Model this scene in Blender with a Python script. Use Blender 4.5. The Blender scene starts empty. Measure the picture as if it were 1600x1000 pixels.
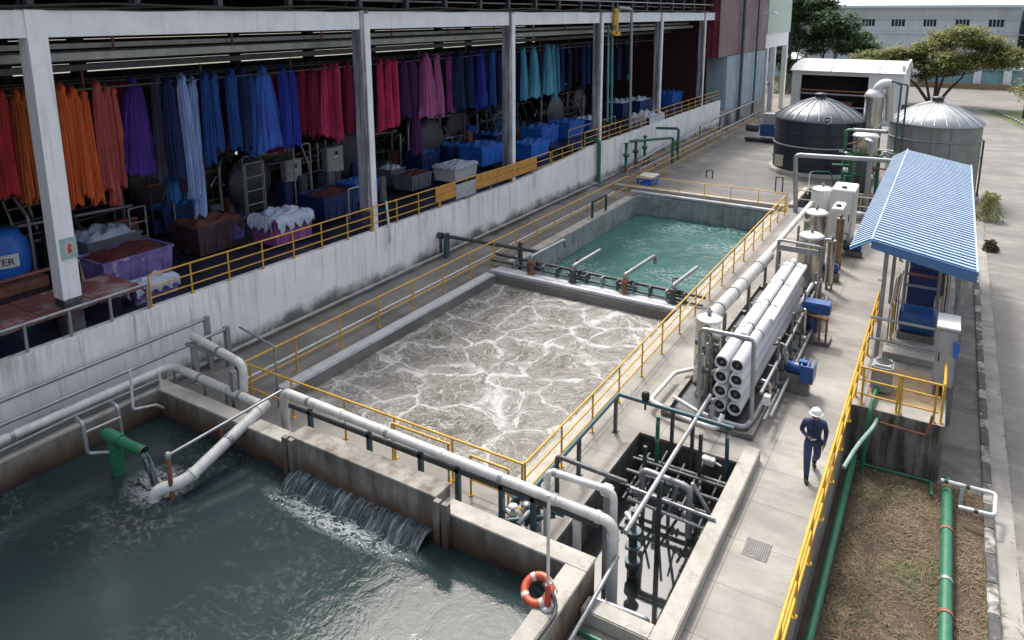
import bpy, bmesh, math, random
from mathutils import Vector, Matrix
random.seed(7)
R=math.radians
C=bpy.context.scene.collection
S=bpy.context.scene
# ---------------------------------------------------------------- camera
FPX,CXP,CYP=1129.4,820.0,255.6
TILT,YAW,CAMH=R(11.725),R(30.65),10.5
cd=bpy.data.cameras.new('camera'); cam=bpy.data.objects.new('camera',cd); C.objects.link(cam)
cam.location=(0,0,CAMH); cam.rotation_euler=(math.pi/2-TILT,0,YAW)
cd.sensor_width=36; cd.lens=36*FPX/1600; cd.shift_x=(800-CXP)/1600; cd.shift_y=-(500-CYP)/1600
cd.clip_start=.1; cd.clip_end=2500
S.camera=cam
# ---------------------------------------------------------------- sky, sun, exposure
SUN_EL,SUN_AZ=R(57),math.atan2(-.62,.78)      # azimuth measured from +Y towards +X
w=bpy.data.worlds.new('World'); S.world=w; w.use_nodes=True
nt=w.node_tree; bg=nt.nodes['Background']
sk=nt.nodes.new('ShaderNodeTexSky'); sk.sky_type='NISHITA'; sk.sun_disc=False
sk.sun_elevation=SUN_EL; sk.sun_rotation=SUN_AZ; sk.air_density=1.0; sk.dust_density=6.0; sk.ozone_density=1.0
nt.links.new(sk.outputs[0],bg.inputs[0]); bg.inputs[1].default_value=.15
hs=nt.nodes.new('ShaderNodeHueSaturation'); hs.inputs['Saturation'].default_value=.55; nt.links.new(sk.outputs[0],hs.inputs['Color']); nt.links.new(hs.outputs[0],bg.inputs[0])
sd=bpy.data.lights.new('sun','SUN'); sd.energy=1.5; sd.angle=R(7); sd.color=(1,.95,.88)
so=bpy.data.objects.new('sun',sd); C.objects.link(so)
sdir=Vector((math.sin(SUN_AZ)*math.cos(SUN_EL),math.cos(SUN_AZ)*math.cos(SUN_EL),math.sin(SUN_EL)))
so.rotation_euler=(-sdir).to_track_quat('-Z','Y').to_euler(); so.location=(0,0,60)
S.view_settings.view_transform='Standard'; S.view_settings.look='None'; S.view_settings.gamma=1
S.view_settings.exposure=1.0
# ---------------------------------------------------------------- measuring helper: photo pixel + one known world coordinate -> world point
_ct,_st,_c,_s=math.cos(TILT),math.sin(TILT),math.cos(YAW),math.sin(YAW)
_f=Vector((-_s*_ct,_c*_ct,-_st)); _r=Vector((_c,_s,0)); _u=Vector((-_s*_st,_c*_st,_ct))
def W(px,py,z=None,x=None,y=None):
    d=_f+_r*((px-CXP)/FPX)-_u*((py-CYP)/FPX); o=Vector((0,0,CAMH))
    t=(z-CAMH)/d.z if z is not None else (x/d.x if x is not None else y/d.y)
    return o+d*t
# ---------------------------------------------------------------- materials
def _n(nt,t,**k):
    n=nt.nodes.new(t)
    for a,b in k.items(): setattr(n,a,b)
    return n
def ramp(nt,fac,stops):
    r=_n(nt,'ShaderNodeValToRGB'); e=r.color_ramp.elements
    while len(e)<len(stops): e.new(.5)
    for q,(p,c) in zip(e,stops):
        q.position=p; q.color=(c,c,c,1) if not hasattr(c,'__len__') else (*c[:3],1)
    nt.links.new(fac,r.inputs[0]); return r.outputs[0]
def mixc(nt,fac,a,b,mode='MIX'):
    m=_n(nt,'ShaderNodeMix',data_type='RGBA',blend_type=mode)
    for s,v in ((m.inputs[0],fac),(m.inputs[6],a),(m.inputs[7],b)):
        if hasattr(v,'is_linked'): nt.links.new(v,s)
        elif hasattr(v,'__len__'): s.default_value=(*v[:3],1)
        else: s.default_value=v
    return m.outputs[2]
def mth(nt,op,a,b=0.,c=None):
    m=_n(nt,'ShaderNodeMath',operation=op)
    for i,v in enumerate((a,b) if c is None else (a,b,c)):
        if hasattr(v,'is_linked'): nt.links.new(v,m.inputs[i])
        else: m.inputs[i].default_value=v
    return m.outputs[0]
def noise(nt,vec,scale,detail=5,rough=.6,dist=0.):
    n=_n(nt,'ShaderNodeTexNoise'); n.inputs['Scale'].default_value=scale; n.inputs['Detail'].default_value=detail
    n.inputs['Roughness'].default_value=rough; n.inputs['Distortion'].default_value=dist
    nt.links.new(vec,n.inputs['Vector']); return n.outputs[0]
def mapping(nt,vec,sc=(1,1,1),rot=(0,0,0),loc=(0,0,0)):
    m=_n(nt,'ShaderNodeMapping'); m.inputs['Scale'].default_value=sc; m.inputs['Rotation'].default_value=rot; m.inputs['Location'].default_value=loc
    nt.links.new(vec,m.inputs['Vector']); return m.outputs[0]
def base_mat(name):
    m=bpy.data.materials.new(name); m.use_nodes=True; t=m.node_tree
    b=t.nodes['Principled BSDF']; g=_n(t,'ShaderNodeNewGeometry')
    return m,t,b,g.outputs['Position']
def setp(t,b,**k):
    for a,v in k.items():
        s=b.inputs[{'col':'Base Color','rough':'Roughness','metal':'Metallic','spec':'Specular IOR Level','ior':'IOR','trans':'Transmission Weight','alpha':'Alpha','norm':'Normal','sheen':'Sheen Weight','coat':'Coat Weight'}[a]]
        if hasattr(v,'is_linked'): t.links.new(v,s)
        elif hasattr(v,'__len__'): s.default_value=(*v[:3],1)
        else: s.default_value=v
def bumpn(t,b,h,strength=.3,dist=.02):
    n=_n(t,'ShaderNodeBump'); n.inputs['Strength'].default_value=strength; n.inputs['Distance'].default_value=dist
    t.links.new(h,n.inputs['Height']); t.links.new(n.outputs[0],b.inputs['Normal'])
def sc(c,k): return tuple(min(1,x*k) for x in c)
MATS={}
def mat(name,col,col2=None,rough=.6,metal=0.,scale=2.5,bump=.0,bscale=30,streak=None,sk_amt=.6,sk_scale=(5,5,.35),sk_thr=(.48,.7),spots=None,sp_scale=1.2,sp_thr=(.55,.68),rv=.1,spec=.5):
    if name in MATS: return MATS[name]
    m,t,b,P=base_mat(name)
    col2=col2 or sc(col,.72)
    c=mixc(t,ramp(t,noise(t,P,scale,6,.65),[(.35,0),(.65,1)]),col,col2)
    if spots: c=mixc(t,ramp(t,noise(t,P,sp_scale,7,.7,.4),[(sp_thr[0],0),(sp_thr[1],1)]),c,spots)
    if streak:
        f=ramp(t,noise(t,mapping(t,P,sk_scale),1.,6,.62),[(sk_thr[0],0),(sk_thr[1],sk_amt)])
        c=mixc(t,f,c,streak)
    setp(t,b,col=c,metal=metal,spec=spec)
    setp(t,b,rough=ramp(t,noise(t,P,scale*2.3,4),[(.3,max(0.02,rough-rv)),(.7,min(1,rough+rv))]))
    if bump: bumpn(t,b,noise(t,P,bscale,5,.6),bump,.01)
    MATS[name]=m; return m
M_yel=mat('yellow_paint',(.62,.37,.035),(.5,.27,.03),.45,scale=4,spots=(.16,.09,.05),sp_scale=7,sp_thr=(.62,.72))
M_white=mat('white_pipe',(.62,.62,.6),(.5,.5,.48),.4,scale=3,streak=(.3,.28,.24),sk_amt=.45)
M_grey=mat('grey_pipe',(.3,.31,.32),(.2,.21,.22),.42,metal=.35,scale=4)
M_dgrey=mat('dark_steel',(.075,.085,.09),(.05,.055,.06),.5,metal=.3,scale=5,spots=(.14,.12,.1),sp_scale=6)
M_steel=mat('stainless_steel',(.55,.54,.51),(.44,.43,.4),.24,metal=1.,scale=1.5,rv=.06)
M_galv=mat('galvanised_steel',(.36,.375,.385),(.26,.27,.28),.42,metal=.55,scale=3)
M_green=mat('green_paint',(.02,.16,.085),(.015,.11,.06),.42,scale=5,spots=(.2,.24,.2),sp_scale=5,sp_thr=(.62,.7))
M_tealp=mat('teal_pipe',(.045,.1,.12),(.03,.07,.085),.4,scale=4)
M_blue=mat('blue_machine_paint',(.012,.075,.26),(.01,.05,.17),.38,scale=4,spots=(.05,.06,.08),sp_scale=5)
M_black=mat('black_rubber',(.015,.015,.017),None,.6)
M_rust=mat('rusty_metal',(.16,.06,.035),(.28,.12,.08),.7,scale=4,bump=.3)
M_frame=mat('skid_steel',(.22,.21,.19),(.13,.12,.11),.55,metal=.3,scale=4)
M_brass=mat('brass',(.45,.28,.08),(.3,.17,.05),.35,metal=.7)
M_conc=mat('concrete_coping',(.40,.385,.345),(.28,.265,.235),.85,scale=1.6,bump=.35,spots=(.16,.15,.13),sp_scale=2.2,sp_thr=(.56,.75))
M_white2=mat('white_paint_wall',(.78,.79,.81),(.68,.69,.72),.7,scale=1.2,streak=(.2,.19,.2),sk_amt=.35,sk_thr=(.55,.75))
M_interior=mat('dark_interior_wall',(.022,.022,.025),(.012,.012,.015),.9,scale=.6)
M_whiteplastic=mat('white_plastic',(.68,.68,.66),(.6,.6,.58),.38,scale=2)
M_cab=mat('cabinet_grey',(.33,.34,.35),(.29,.3,.31),.45,scale=3)
M_rim=mat('pale_rim',(.46,.48,.50),(.36,.375,.39),.5,scale=1.2,spots=(.25,.25,.24),sp_scale=2)
M_glass=mat('dark_glass',(.03,.04,.05),None,.15)

def tank_wall_mat():   # concrete with brown waterline stains
    m,t,b,P=base_mat('tank_wall')
    c=mixc(t,ramp(t,noise(t,P,1.4,6,.65),[(.35,0),(.65,1)]),(.30,.285,.25),(.17,.16,.14))
    f=ramp(t,noise(t,mapping(t,P,(3,3,.5)),1.,6,.62),[(.42,0),(.68,.85)])
    c=mixc(t,f,c,(.07,.055,.04))
    sep=_n(t,'ShaderNodeSeparateXYZ'); t.links.new(P,sep.inputs[0])
    h=mth(t,'ADD',sep.outputs[2],mth(t,'MULTIPLY',noise(t,P,1.5,4),.5))
    c=mixc(t,ramp(t,h,[(.62,.9),(1.0,0)]),c,(.085,.048,.022)); c=mixc(t,ramp(t,h,[(.38,.9),(.58,0)]),c,(.02,.016,.012))
    setp(t,b,col=c,rough=.8); bumpn(t,b,noise(t,P,25),.35,.01)
    return m
M_tankwall=tank_wall_mat()
M_tank2=mat('painted_tank_wall',(.30,.36,.36),(.22,.26,.26),.7,scale=1.,streak=(.17,.13,.05),sk_amt=.7,spots=(.14,.15,.13),sp_scale=2)
def wall_mat():
    m,t,b,P=base_mat('stained_white_wall')
    c=mixc(t,ramp(t,noise(t,P,.8,7,.65),[(.3,0),(.7,1)]),(.88,.875,.86),(.76,.755,.74))
    sep=_n(t,'ShaderNodeSeparateXYZ'); t.links.new(P,sep.inputs[0])
    st=noise(t,mapping(t,P,(3,3.2,.22)),1.,7,.68)
    st2=noise(t,mapping(t,P,(1,9.,.35),loc=(4,2,0)),1.,5,.6)
    top=ramp(t,mth(t,'MULTIPLY',sep.outputs[2],.4),[(.1,.1),(.95,1)])
    f=mth(t,'MULTIPLY',ramp(t,st,[(.47,0),(.70,.75)]),top); f=mth(t,'MULTIPLY',f,ramp(t,noise(t,P,.33,3,.6),[(.38,.15),(.62,1)]))
    c=mixc(t,f,c,(.15,.145,.12))
    f2=mth(t,'MULTIPLY',ramp(t,st2,[(.56,0),(.72,.7)]),top)
    c=mixc(t,f2,c,(.12,.10,.07))
    low=mth(t,'ADD',sep.outputs[2],mth(t,'MULTIPLY',noise(t,P,1.1,6,.7),-1.5))
    c=mixc(t,ramp(t,mth(t,'ADD',low,.9),[(.25,.9),(.75,0)]),c,(.075,.08,.065))
    # vertical rust lines at the form joints
    j=_n(t,'ShaderNodeMath',operation='WRAP'); j.inputs[1].default_value=1.22;j.inputs[2].default_value=-1.22; t.links.new(sep.outputs[1],j.inputs[0])
    jl=ramp(t,mth(t,'ABSOLUTE',j.outputs[0]),[(.0,.5),(.022,.0)])
    c=mixc(t,mth(t,'MULTIPLY',jl,ramp(t,noise(t,P,.35,2),[(.42,0),(.6,1)])),c,(.13,.08,.035))
    setp(t,b,col=c,rough=.8); bumpn(t,b,noise(t,P,12,6),.3,.015)
    return m
M_wall=wall_mat()
def paving_mat(name,c1,c2,stain,tile=True,wet=0,dirx=1.3,diry=1.0,mort=.012):
    m,t,b,P=base_mat(name)
    c=mixc(t,ramp(t,noise(t,P,.9,8,.7),[(.3,0),(.7,1)]),c1,c2)
    st=noise(t,mapping(t,P,(.35,1.1,1),rot=(0,0,.5)),1.,8,.72,.8)
    sf=ramp(t,st,[(.40,0),(.58,.85)] if ('yard' in name or 'road' in name) else [(.5,0),(.66,.75)])
    c=mixc(t,sf,c,stain)
    sp=ramp(t,noise(t,P,6,6,.75),[(.6,0),(.75,.5)])
    c=mixc(t,sp,c,sc(stain,.8))
    big=ramp(t,noise(t,mapping(t,P,(.5,.9,1),rot=(0,0,-.4),loc=(3,8,0)),.45,5,.6,.5),[(.40,0),(.62,.72)]); c=mixc(t,big,c,sc(stain,1.15))
    h=noise(t,P,22,6,.7)
    if tile:
        br=_n(t,'ShaderNodeTexBrick'); br.offset=.0; br.inputs['Scale'].default_value=1
        br.inputs['Mortar Size'].default_value=mort; br.inputs['Brick Width'].default_value=dirx; br.inputs['Row Height'].default_value=diry; br.inputs['Mortar Smooth'].default_value=.3
        br.inputs['Color1'].default_value=(1,1,1,1); br.inputs['Color2'].default_value=(.86,.86,.86,1); br.inputs['Mortar'].default_value=(.42,.4,.37,1)
        t.links.new(mapping(t,P,loc=(.3,.2,0)),br.inputs['Vector'])
        c=mixc(t,1.,c,br.outputs[0],'MULTIPLY')
    setp(t,b,col=c,rough=ramp(t,st,[(.45,.75),(.6,.75-wet)])); bumpn(t,b,h,.25,.01)
    return m
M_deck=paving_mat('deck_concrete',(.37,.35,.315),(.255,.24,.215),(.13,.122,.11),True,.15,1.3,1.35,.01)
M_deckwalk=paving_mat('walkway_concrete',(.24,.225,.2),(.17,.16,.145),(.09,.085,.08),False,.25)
M_yard=paving_mat('yard_concrete',(.27,.265,.245),(.14,.137,.128),(.075,.073,.07),True,.25,4,5,.006)
M_road=paving_mat('road_concrete',(.29,.275,.25),(.2,.19,.17),(.10,.096,.088),True,.2,5,5,.006)
M_apron=paving_mat('apron_concrete',(.10,.095,.088),(.055,.053,.05),(.2,.19,.17),True,.15,5,2.4,.006)
M_side=paving_mat('side_concrete',(.22,.21,.19),(.13,.125,.115),(.3,.28,.25),False,.1)
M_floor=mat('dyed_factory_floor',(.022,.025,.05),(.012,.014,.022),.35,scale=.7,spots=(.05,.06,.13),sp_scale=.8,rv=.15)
M_soil=mat('dry_soil',(.085,.058,.038),(.05,.036,.025),.95,scale=2.5,bump=.8,bscale=9,spots=(.13,.095,.065),sp_scale=3)
M_gravel=mat('yard_ground',(.2,.185,.15),(.12,.11,.085),.95,scale=.15,bump=.3)

def water_mat(name,deep,light,rscale,amt,bump,glint=.5,thr=(.66,.8),glintcol=(.55,.6,.6)):
    m,t,b,P=base_mat(name)
    n1=noise(t,mapping(t,P,(1,.8,1),rot=(0,0,.6)),rscale,5,.6,1.2)
    c=mixc(t,ramp(t,noise(t,P,.25,3,.5),[(.3,0),(.75,1)]),deep,light)
    rd=mth(t,'SUBTRACT',1.,mth(t,'ABSOLUTE',mth(t,'SUBTRACT',mth(t,'MULTIPLY',noise(t,mapping(t,P,(.7,1.4,1),rot=(0,0,.5)),rscale*.9,4,.6,1.6),2.),1.)))
    zone=ramp(t,noise(t,P,.3,3,.5),[(.45,0),(.62,1)])
    f=mth(t,'MULTIPLY',mth(t,'MULTIPLY',ramp(t,rd,[(thr[0]+.22,0),(thr[1]+.19,1)]),zone),glint)
    f=mth(t,'MULTIPLY',f,ramp(t,noise(t,P,7,4,.7),[(.42,0),(.6,1)]))
    c=mixc(t,f,c,glintcol)  # pale ripple glints, with some foam flecks, painted into the base colour
    setp(t,b,col=c,rough=.05,ior=1.33)
    h=mth(t,'ADD',n1,mth(t,'MULTIPLY',noise(t,P,rscale*4.5,4,.6,.6),.35))
    bumpn(t,b,h,amt,bump)
    return m
M_wdark=water_mat('dark_water',(.016,.028,.030),(.026,.042,.043),1.8,.26,.035,.14)
M_wdark.node_tree.nodes['Principled BSDF'].inputs['IOR'].default_value=1.42
def add_foam_zones(m,zones,col=(.42,.46,.48)):
    t=m.node_tree; b=t.nodes['Principled BSDF']; g=_n(t,'ShaderNodeNewGeometry'); P=g.outputs['Position']
    src=b.inputs['Base Color'].links[0].from_socket
    n=noise(t,mapping(t,P,(1,1.6,1)),2.6,5,.7,1.2); r_=mth(t,'SUBTRACT',1.,mth(t,'ABSOLUTE',mth(t,'SUBTRACT',mth(t,'MULTIPLY',n,2.),1.)))
    pat=ramp(t,r_,[(.86,0),(.98,1)]); tot=None
    for (x,y,rx,ry,k) in zones:
        mp=mapping(t,P,(1/rx,1/ry,0),loc=(-x/rx,-y/ry,0)); l=_n(t,'ShaderNodeVectorMath',operation='LENGTH'); t.links.new(mp,l.inputs[0])
        z=ramp(t,l.outputs[1],[(.2,k),(1.,0)]); tot=z if tot is None else mth(t,'MAXIMUM',tot,z)
    f=mth(t,'MULTIPLY',tot,mth(t,'MAXIMUM',pat,mth(t,'MULTIPLY',ramp(t,noise(t,P,11,4,.7),[(.5,0),(.65,1)]),.45)))
    t.links.new(mixc(t,f,src,col),b.inputs['Base Color'])
M_wgreen=water_mat('green_water',(.035,.105,.099),(.055,.14,.132),1.5,.6,.09,.7)
M_wpit=water_mat('pit_water',(.014,.017,.018),(.022,.026,.028),.8,.06,.015,.0); M_wpit.node_tree.nodes['Principled BSDF'].inputs['IOR'].default_value=1.95
def foam_mat():
    m,t,b,P=base_mat('foaming_water')
    def vadd(a,bv,k):
        v=_n(t,'ShaderNodeVectorMath',operation='MULTIPLY_ADD'); t.links.new(bv,v.inputs[0]); v.inputs[1].default_value=(k,k,0); t.links.new(a,v.inputs[2]); return v.outputs[0]
    def cn(vec,s,d=1,off=0):
        n=_n(t,'ShaderNodeTexNoise'); n.inputs['Scale'].default_value=s; n.inputs['Detail'].default_value=d; n.inputs['Roughness'].default_value=.5
        t.links.new(mapping(t,vec,loc=(off,off*1.7,0)),n.inputs['Vector'])
        v=_n(t,'ShaderNodeVectorMath',operation='SUBTRACT'); v.inputs[1].default_value=(.5,.5,.5); t.links.new(n.outputs[1],v.inputs[0]); return v.outputs[0]
    def vor(vec,s,feat,rnd=.85):
        v=_n(t,'ShaderNodeTexVoronoi',feature=feat); v.inputs['Scale'].default_value=s; v.inputs['Randomness'].default_value=rnd; t.links.new(vec,v.inputs['Vector']); return v.outputs[0]
    W1=vadd(P,cn(P,.55,1),1.3)
    W2=vadd(W1,cn(P,1.8,1,5),.52)
    W3=vadd(W2,cn(P,5.5,1,9),.16)
    W4=vadd(W2,cn(P,7,2,3),.14)
    e=vor(W3,.55,'DISTANCE_TO_EDGE',.75)
    eb=vor(mapping(t,W3,loc=(3.3,7.1,0)),1.05,'DISTANCE_TO_EDGE',1.)
    e2=vor(mapping(t,W4,loc=(1.3,2.1,0)),1.7,'DISTANCE_TO_EDGE',1.)
    e3=vor(W4,3.6,'DISTANCE_TO_EDGE',1.)
    e4=vor(vadd(W4,cn(P,14,1,2),.06),7.5,'DISTANCE_TO_EDGE',1.)
    def ln(x,w,a=1.): return ramp(t,x,[(w*.35,a),(w,0)])
    # strands: ridged noise stretched by the flow warp
    def ridge(vec,s,dist,p0,p1,d=2):
        n=noise(t,vec,s,d,.5,dist)
        r=mth(t,'SUBTRACT',1.,mth(t,'ABSOLUTE',mth(t,'SUBTRACT',mth(t,'MULTIPLY',n,2.),1.)))
        return ramp(t,r,[(p0,0),(p1,1)])
    near=ramp(t,e,[(.05,1),(.24,0)])       # belt around the boils
    nearb=ramp(t,e,[(.1,1),(.36,.12)])
    s1=ridge(W2,2.3,2.6,.90,.98,3); s2=ridge(W4,5.,2.2,.86,.97,3); s3=ridge(W3,1.1,3.2,.955,.99,2)
    gap=ramp(t,noise(t,W2,2.6,3,.6),[(.40,.15),(.56,1)])
    gap2=ramp(t,noise(t,mapping(t,W2,loc=(9,4,0)),1.5,3,.6),[(.42,.0),(.60,1)])
    gap3=ramp(t,noise(t,mapping(t,W3,loc=(2,14,0)),3.2,2,.6),[(.45,.0),(.58,1)])
    ed=vor(vadd(W3,cn(P,1.3,1,21),.42),.55,'DISTANCE_TO_EDGE',.75)
    ec=vor(vadd(W3,cn(P,1.1,1,31),.6),.55,'DISTANCE_TO_EDGE',.75)
    soft=ramp(t,noise(t,W2,2.2,3,.6),[(.38,.2),(.56,1)])
    f=mth(t,'MULTIPLY',ln(e,.036,.9),soft)
    for x in (mth(t,'MULTIPLY',ln(ed,.022,.8),gap),mth(t,'MULTIPLY',ln(ec,.022,.8),gap),mth(t,'MULTIPLY',ln(eb,.026,.75),gap),mth(t,'MULTIPLY',mth(t,'MULTIPLY',ln(e2,.032,.75),nearb),gap3),
              mth(t,'MULTIPLY',mth(t,'MULTIPLY',ln(e3,.05,.6),near),gap),mth(t,'MULTIPLY',s1,mth(t,'MULTIPLY',near,.55)),mth(t,'MULTIPLY',s3,.6)):
        f=mth(t,'MAXIMUM',f,x)
    f=mth(t,'MAXIMUM',f,mth(t,'MULTIPLY',near,mth(t,'MULTIPLY',ramp(t,noise(t,W4,2.4,3,.6),[(.45,0),(.62,1)]),.24)))
    f=mth(t,'MAXIMUM',f,mth(t,'MULTIPLY',ln(e4,.06,.3),near))
    f=mth(t,'MAXIMUM',f,mth(t,'MULTIPLY',ramp(t,noise(t,W3,3.,3,.6,1.),[(.5,0),(.66,1)]),.10))
    wc=mixc(t,ramp(t,noise(t,W3,1.6,3,.55,1.2),[(.35,0),(.65,1)]),(.092,.088,.071),(.148,.141,.118))
    wc=mixc(t,ramp(t,noise(t,P,.16,2),[(.4,0),(.6,.35)]),wc,(.19,.18,.16))
    c=mixc(t,f,wc,(.45,.445,.44))
    setp(t,b,col=c,rough=ramp(t,f,[(0,.25),(.5,.6)]),ior=1.33)
    h=mth(t,'ADD',mth(t,'MULTIPLY',f,.45),mth(t,'ADD',noise(t,W3,2.2,4,.55,1.2),mth(t,'MULTIPLY',noise(t,W4,7,3),.4)))
    bumpn(t,b,h,.6,.10)
    return m
M_foam=foam_mat()
def cloth(name,col):
    k='cloth_'+name
    if k in MATS: return MATS[k]
    m,t,b,P=base_mat(k)
    gr=sum(col)/3; col=tuple(.97*x+.03*gr for x in col); c=mixc(t,ramp(t,noise(t,mapping(t,P,(8,20,.35)),1.,4,.7),[(.35,0),(.65,1)]),col,sc(col,.42)); c=mixc(t,ramp(t,noise(t,P,.9,4),[(.45,0),(.65,.45)]),c,sc(col,.4))
    setp(t,b,col=c,rough=.85,spec=.2); MATS[k]=m; return m
def leafmat(name,c1,c2):
    m,t,b,P=base_mat(name)
    c=mixc(t,ramp(t,noise(t,P,.8,5,.7),[(.35,0),(.65,1)]),c1,c2)
    setp(t,b,col=c,rough=.6)
    tr=_n(t,'ShaderNodeBsdfTranslucent'); t.links.new(c,tr.inputs[0]); mx=_n(t,'ShaderNodeMixShader'); mx.inputs[0].default_value=.4
    t.links.new(b.outputs[0],mx.inputs[1]); t.links.new(tr.outputs[0],mx.inputs[2]); t.links.new(mx.outputs[0],t.nodes['Material Output'].inputs[0]); return m
M_leafd=leafmat('dark_leaves',(.07,.12,.06),(.13,.20,.095))
M_leafl=leafmat('olive_leaves',(.17,.19,.06),(.32,.31,.11))
M_bark=mat('bark',(.10,.08,.06),(.06,.045,.035),.9,scale=6,bump=.4)
# ---------------------------------------------------------------- object helpers
def tag(o,label=None,cat=None,group=None,kind=None):
    for k,v in (('label',label),('category',cat),('group',group),('kind',kind)):
        if v: o[k]=v
    return o
def thing(name,label,cat,loc=(0,0,0),group=None):
    o=bpy.data.objects.new(name,None); C.objects.link(o); o.location=loc; o.empty_display_size=.2
    return tag(o,label,cat,group)
def wloc(o):
    v=Vector((0,0,0))
    while o is not None: v=v+Vector(o.location); o=o.parent
    return v
class MB:
    def __init__(s): s.v=[];s.f=[];s.sm=[];s.mi=[];s.cur=0
    def add(s,vs,fs,smooth=False):
        n=len(s.v); s.v+= [tuple(x) for x in vs]; s.f+=[tuple(i+n for i in f) for f in fs]; s.sm+=[smooth]*len(fs); s.mi+=[s.cur]*len(fs); return s
    def box(s,x0,x1,y0,y1,z0,z1,bev=0):
        if x0>x1:x0,x1=x1,x0
        if y0>y1:y0,y1=y1,y0
        if z0>z1:z0,z1=z1,z0
        if not bev:
            vs=[(x,y,z) for z in (z0,z1) for y in (y0,y1) for x in (x0,x1)]
            return s.add(vs,[(0,2,3,1),(4,5,7,6),(0,1,5,4),(2,6,7,3),(0,4,6,2),(1,3,7,5)])
        b=bmesh.new(); bmesh.ops.create_cube(b,size=1)
        for v in b.verts: v.co=Vector((x0+(v.co.x+.5)*(x1-x0),y0+(v.co.y+.5)*(y1-y0),z0+(v.co.z+.5)*(z1-z0)))
        bmesh.ops.bevel(b,geom=b.edges[:],offset=bev,segments=2,affect='EDGES'); s.bm(b); return s
    def bm(s,b,smooth=False):
        b.verts.ensure_lookup_table(); b.verts.index_update()
        s.add([v.co[:] for v in b.verts],[[v.index for v in f.verts] for f in b.faces],smooth); b.free(); return s
    def obox(s,c,ax,ay,az):  # oriented box: centre, half axes
        c,ax,ay,az=map(Vector,(c,ax,ay,az))
        vs=[c+ax*i+ay*j+az*k for k in (-1,1) for j in (-1,1) for i in (-1,1)]
        return s.add(vs,[(0,2,3,1),(4,5,7,6),(0,1,5,4),(2,6,7,3),(0,4,6,2),(1,3,7,5)])
    def tube(s,pts,r,n=10,cap=True,smooth=True):
        pts=[Vector(p) for p in pts]; rs=r if hasattr(r,'__len__') else [r]*len(pts)
        T=[]
        for i in range(len(pts)):
            a=pts[max(i-1,0)];b=pts[min(i+1,len(pts)-1)]; T.append((b-a).normalized() if (b-a).length>1e-7 else Vector((0,0,1)))
        N=T[0].orthogonal().normalized(); vs=[]
        for i,p in enumerate(pts):
            N=(N-T[i]*N.dot(T[i])); N=N.normalized() if N.length>1e-6 else T[i].orthogonal().normalized(); B=T[i].cross(N)
            for k in range(n):
                a=2*math.pi*k/n; vs.append(p+(N*math.cos(a)+B*math.sin(a))*rs[i])
        fs=[(i*n+k,i*n+(k+1)%n,(i+1)*n+(k+1)%n,(i+1)*n+k) for i in range(len(pts)-1) for k in range(n)]
        s.add(vs,fs,smooth)
        if cap: s.add(vs[:n],[tuple(range(n))[::-1]]); s.add(vs[-n:],[tuple(range(n))])
        return s
    def pipe(s,pts,r,n=12,bend=None,cap=True): return s.tube(fillet(pts,bend or r*2.2),r,n,cap)
    def lathe(s,c,prof,n=32,axis='z',smooth=True,cap=True):
        c=Vector(c);vs=[]
        for rr,h in prof:
            for k in range(n):
                a=2*math.pi*k/n; u,v=rr*math.cos(a),rr*math.sin(a)
                vs.append(c+(Vector((u,v,h)) if axis=='z' else Vector((h,u,v)) if axis=='x' else Vector((v,h,u))))
        m=len(prof)
        s.add(vs,[(i*n+k,i*n+(k+1)%n,(i+1)*n+(k+1)%n,(i+1)*n+k) for i in range(m-1) for k in range(n)],smooth)
        if cap:
            s.add(vs[:n],[tuple(range(n))[::-1]]); s.add(vs[-n:],[tuple(range(n))])
        return s
    def prism(s,poly,axis,a0,a1):   # poly of 2D points extruded along axis
        def mk(p,a): return (a,p[0],p[1]) if axis=='x' else (p[0],a,p[1]) if axis=='y' else (p[0],p[1],a)
        n=len(poly); vs=[mk(p,a0) for p in poly]+[mk(p,a1) for p in poly]
        return s.add(vs,[tuple(range(n))[::-1],tuple(range(n,2*n))]+[(i,(i+1)%n,(i+1)%n+n,i+n) for i in range(n)])
    def build(s,name,m,parent=None,fix=True):
        o0=wloc(parent) if parent is not None else Vector((0,0,0))
        me=bpy.data.meshes.new(name); me.from_pydata([tuple(Vector(v)-o0) for v in s.v],[],s.f)
        for q in (m if isinstance(m,(list,tuple)) else [m]): me.materials.append(q)
        me.polygons.foreach_set('use_smooth',s.sm); me.polygons.foreach_set('material_index',s.mi)
        if fix:
            b=bmesh.new(); b.from_mesh(me); bmesh.ops.recalc_face_normals(b,faces=b.faces[:]); b.to_mesh(me); b.free()
        me.update()
        o=bpy.data.objects.new(name,me); C.objects.link(o); o.parent=parent
        return o
def fillet(pts,r,k=5):
    pts=[Vector(p) for p in pts]; out=[pts[0]]
    for i in range(1,len(pts)-1):
        p=pts[i]; a=pts[i-1]-p; b=pts[i+1]-p; rr=min(r,a.length*.45,b.length*.45)
        a=p+a.normalized()*rr; b=p+b.normalized()*rr
        for j in range(k+1):
            t=j/k; out.append(a*(1-t)**2+p*2*t*(1-t)+b*t*t)
    out.append(pts[-1]); return out
def single(mb,name,m,label,cat,group=None,kind=None): return tag(mb.build(name,m),label,cat,group,kind)
def struct(mb,name,m): return tag(mb.build(name,m),kind='structure')
def V(*a): return Vector(a)
def lerp(a,b,t): return a+(b-a)*t
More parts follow.
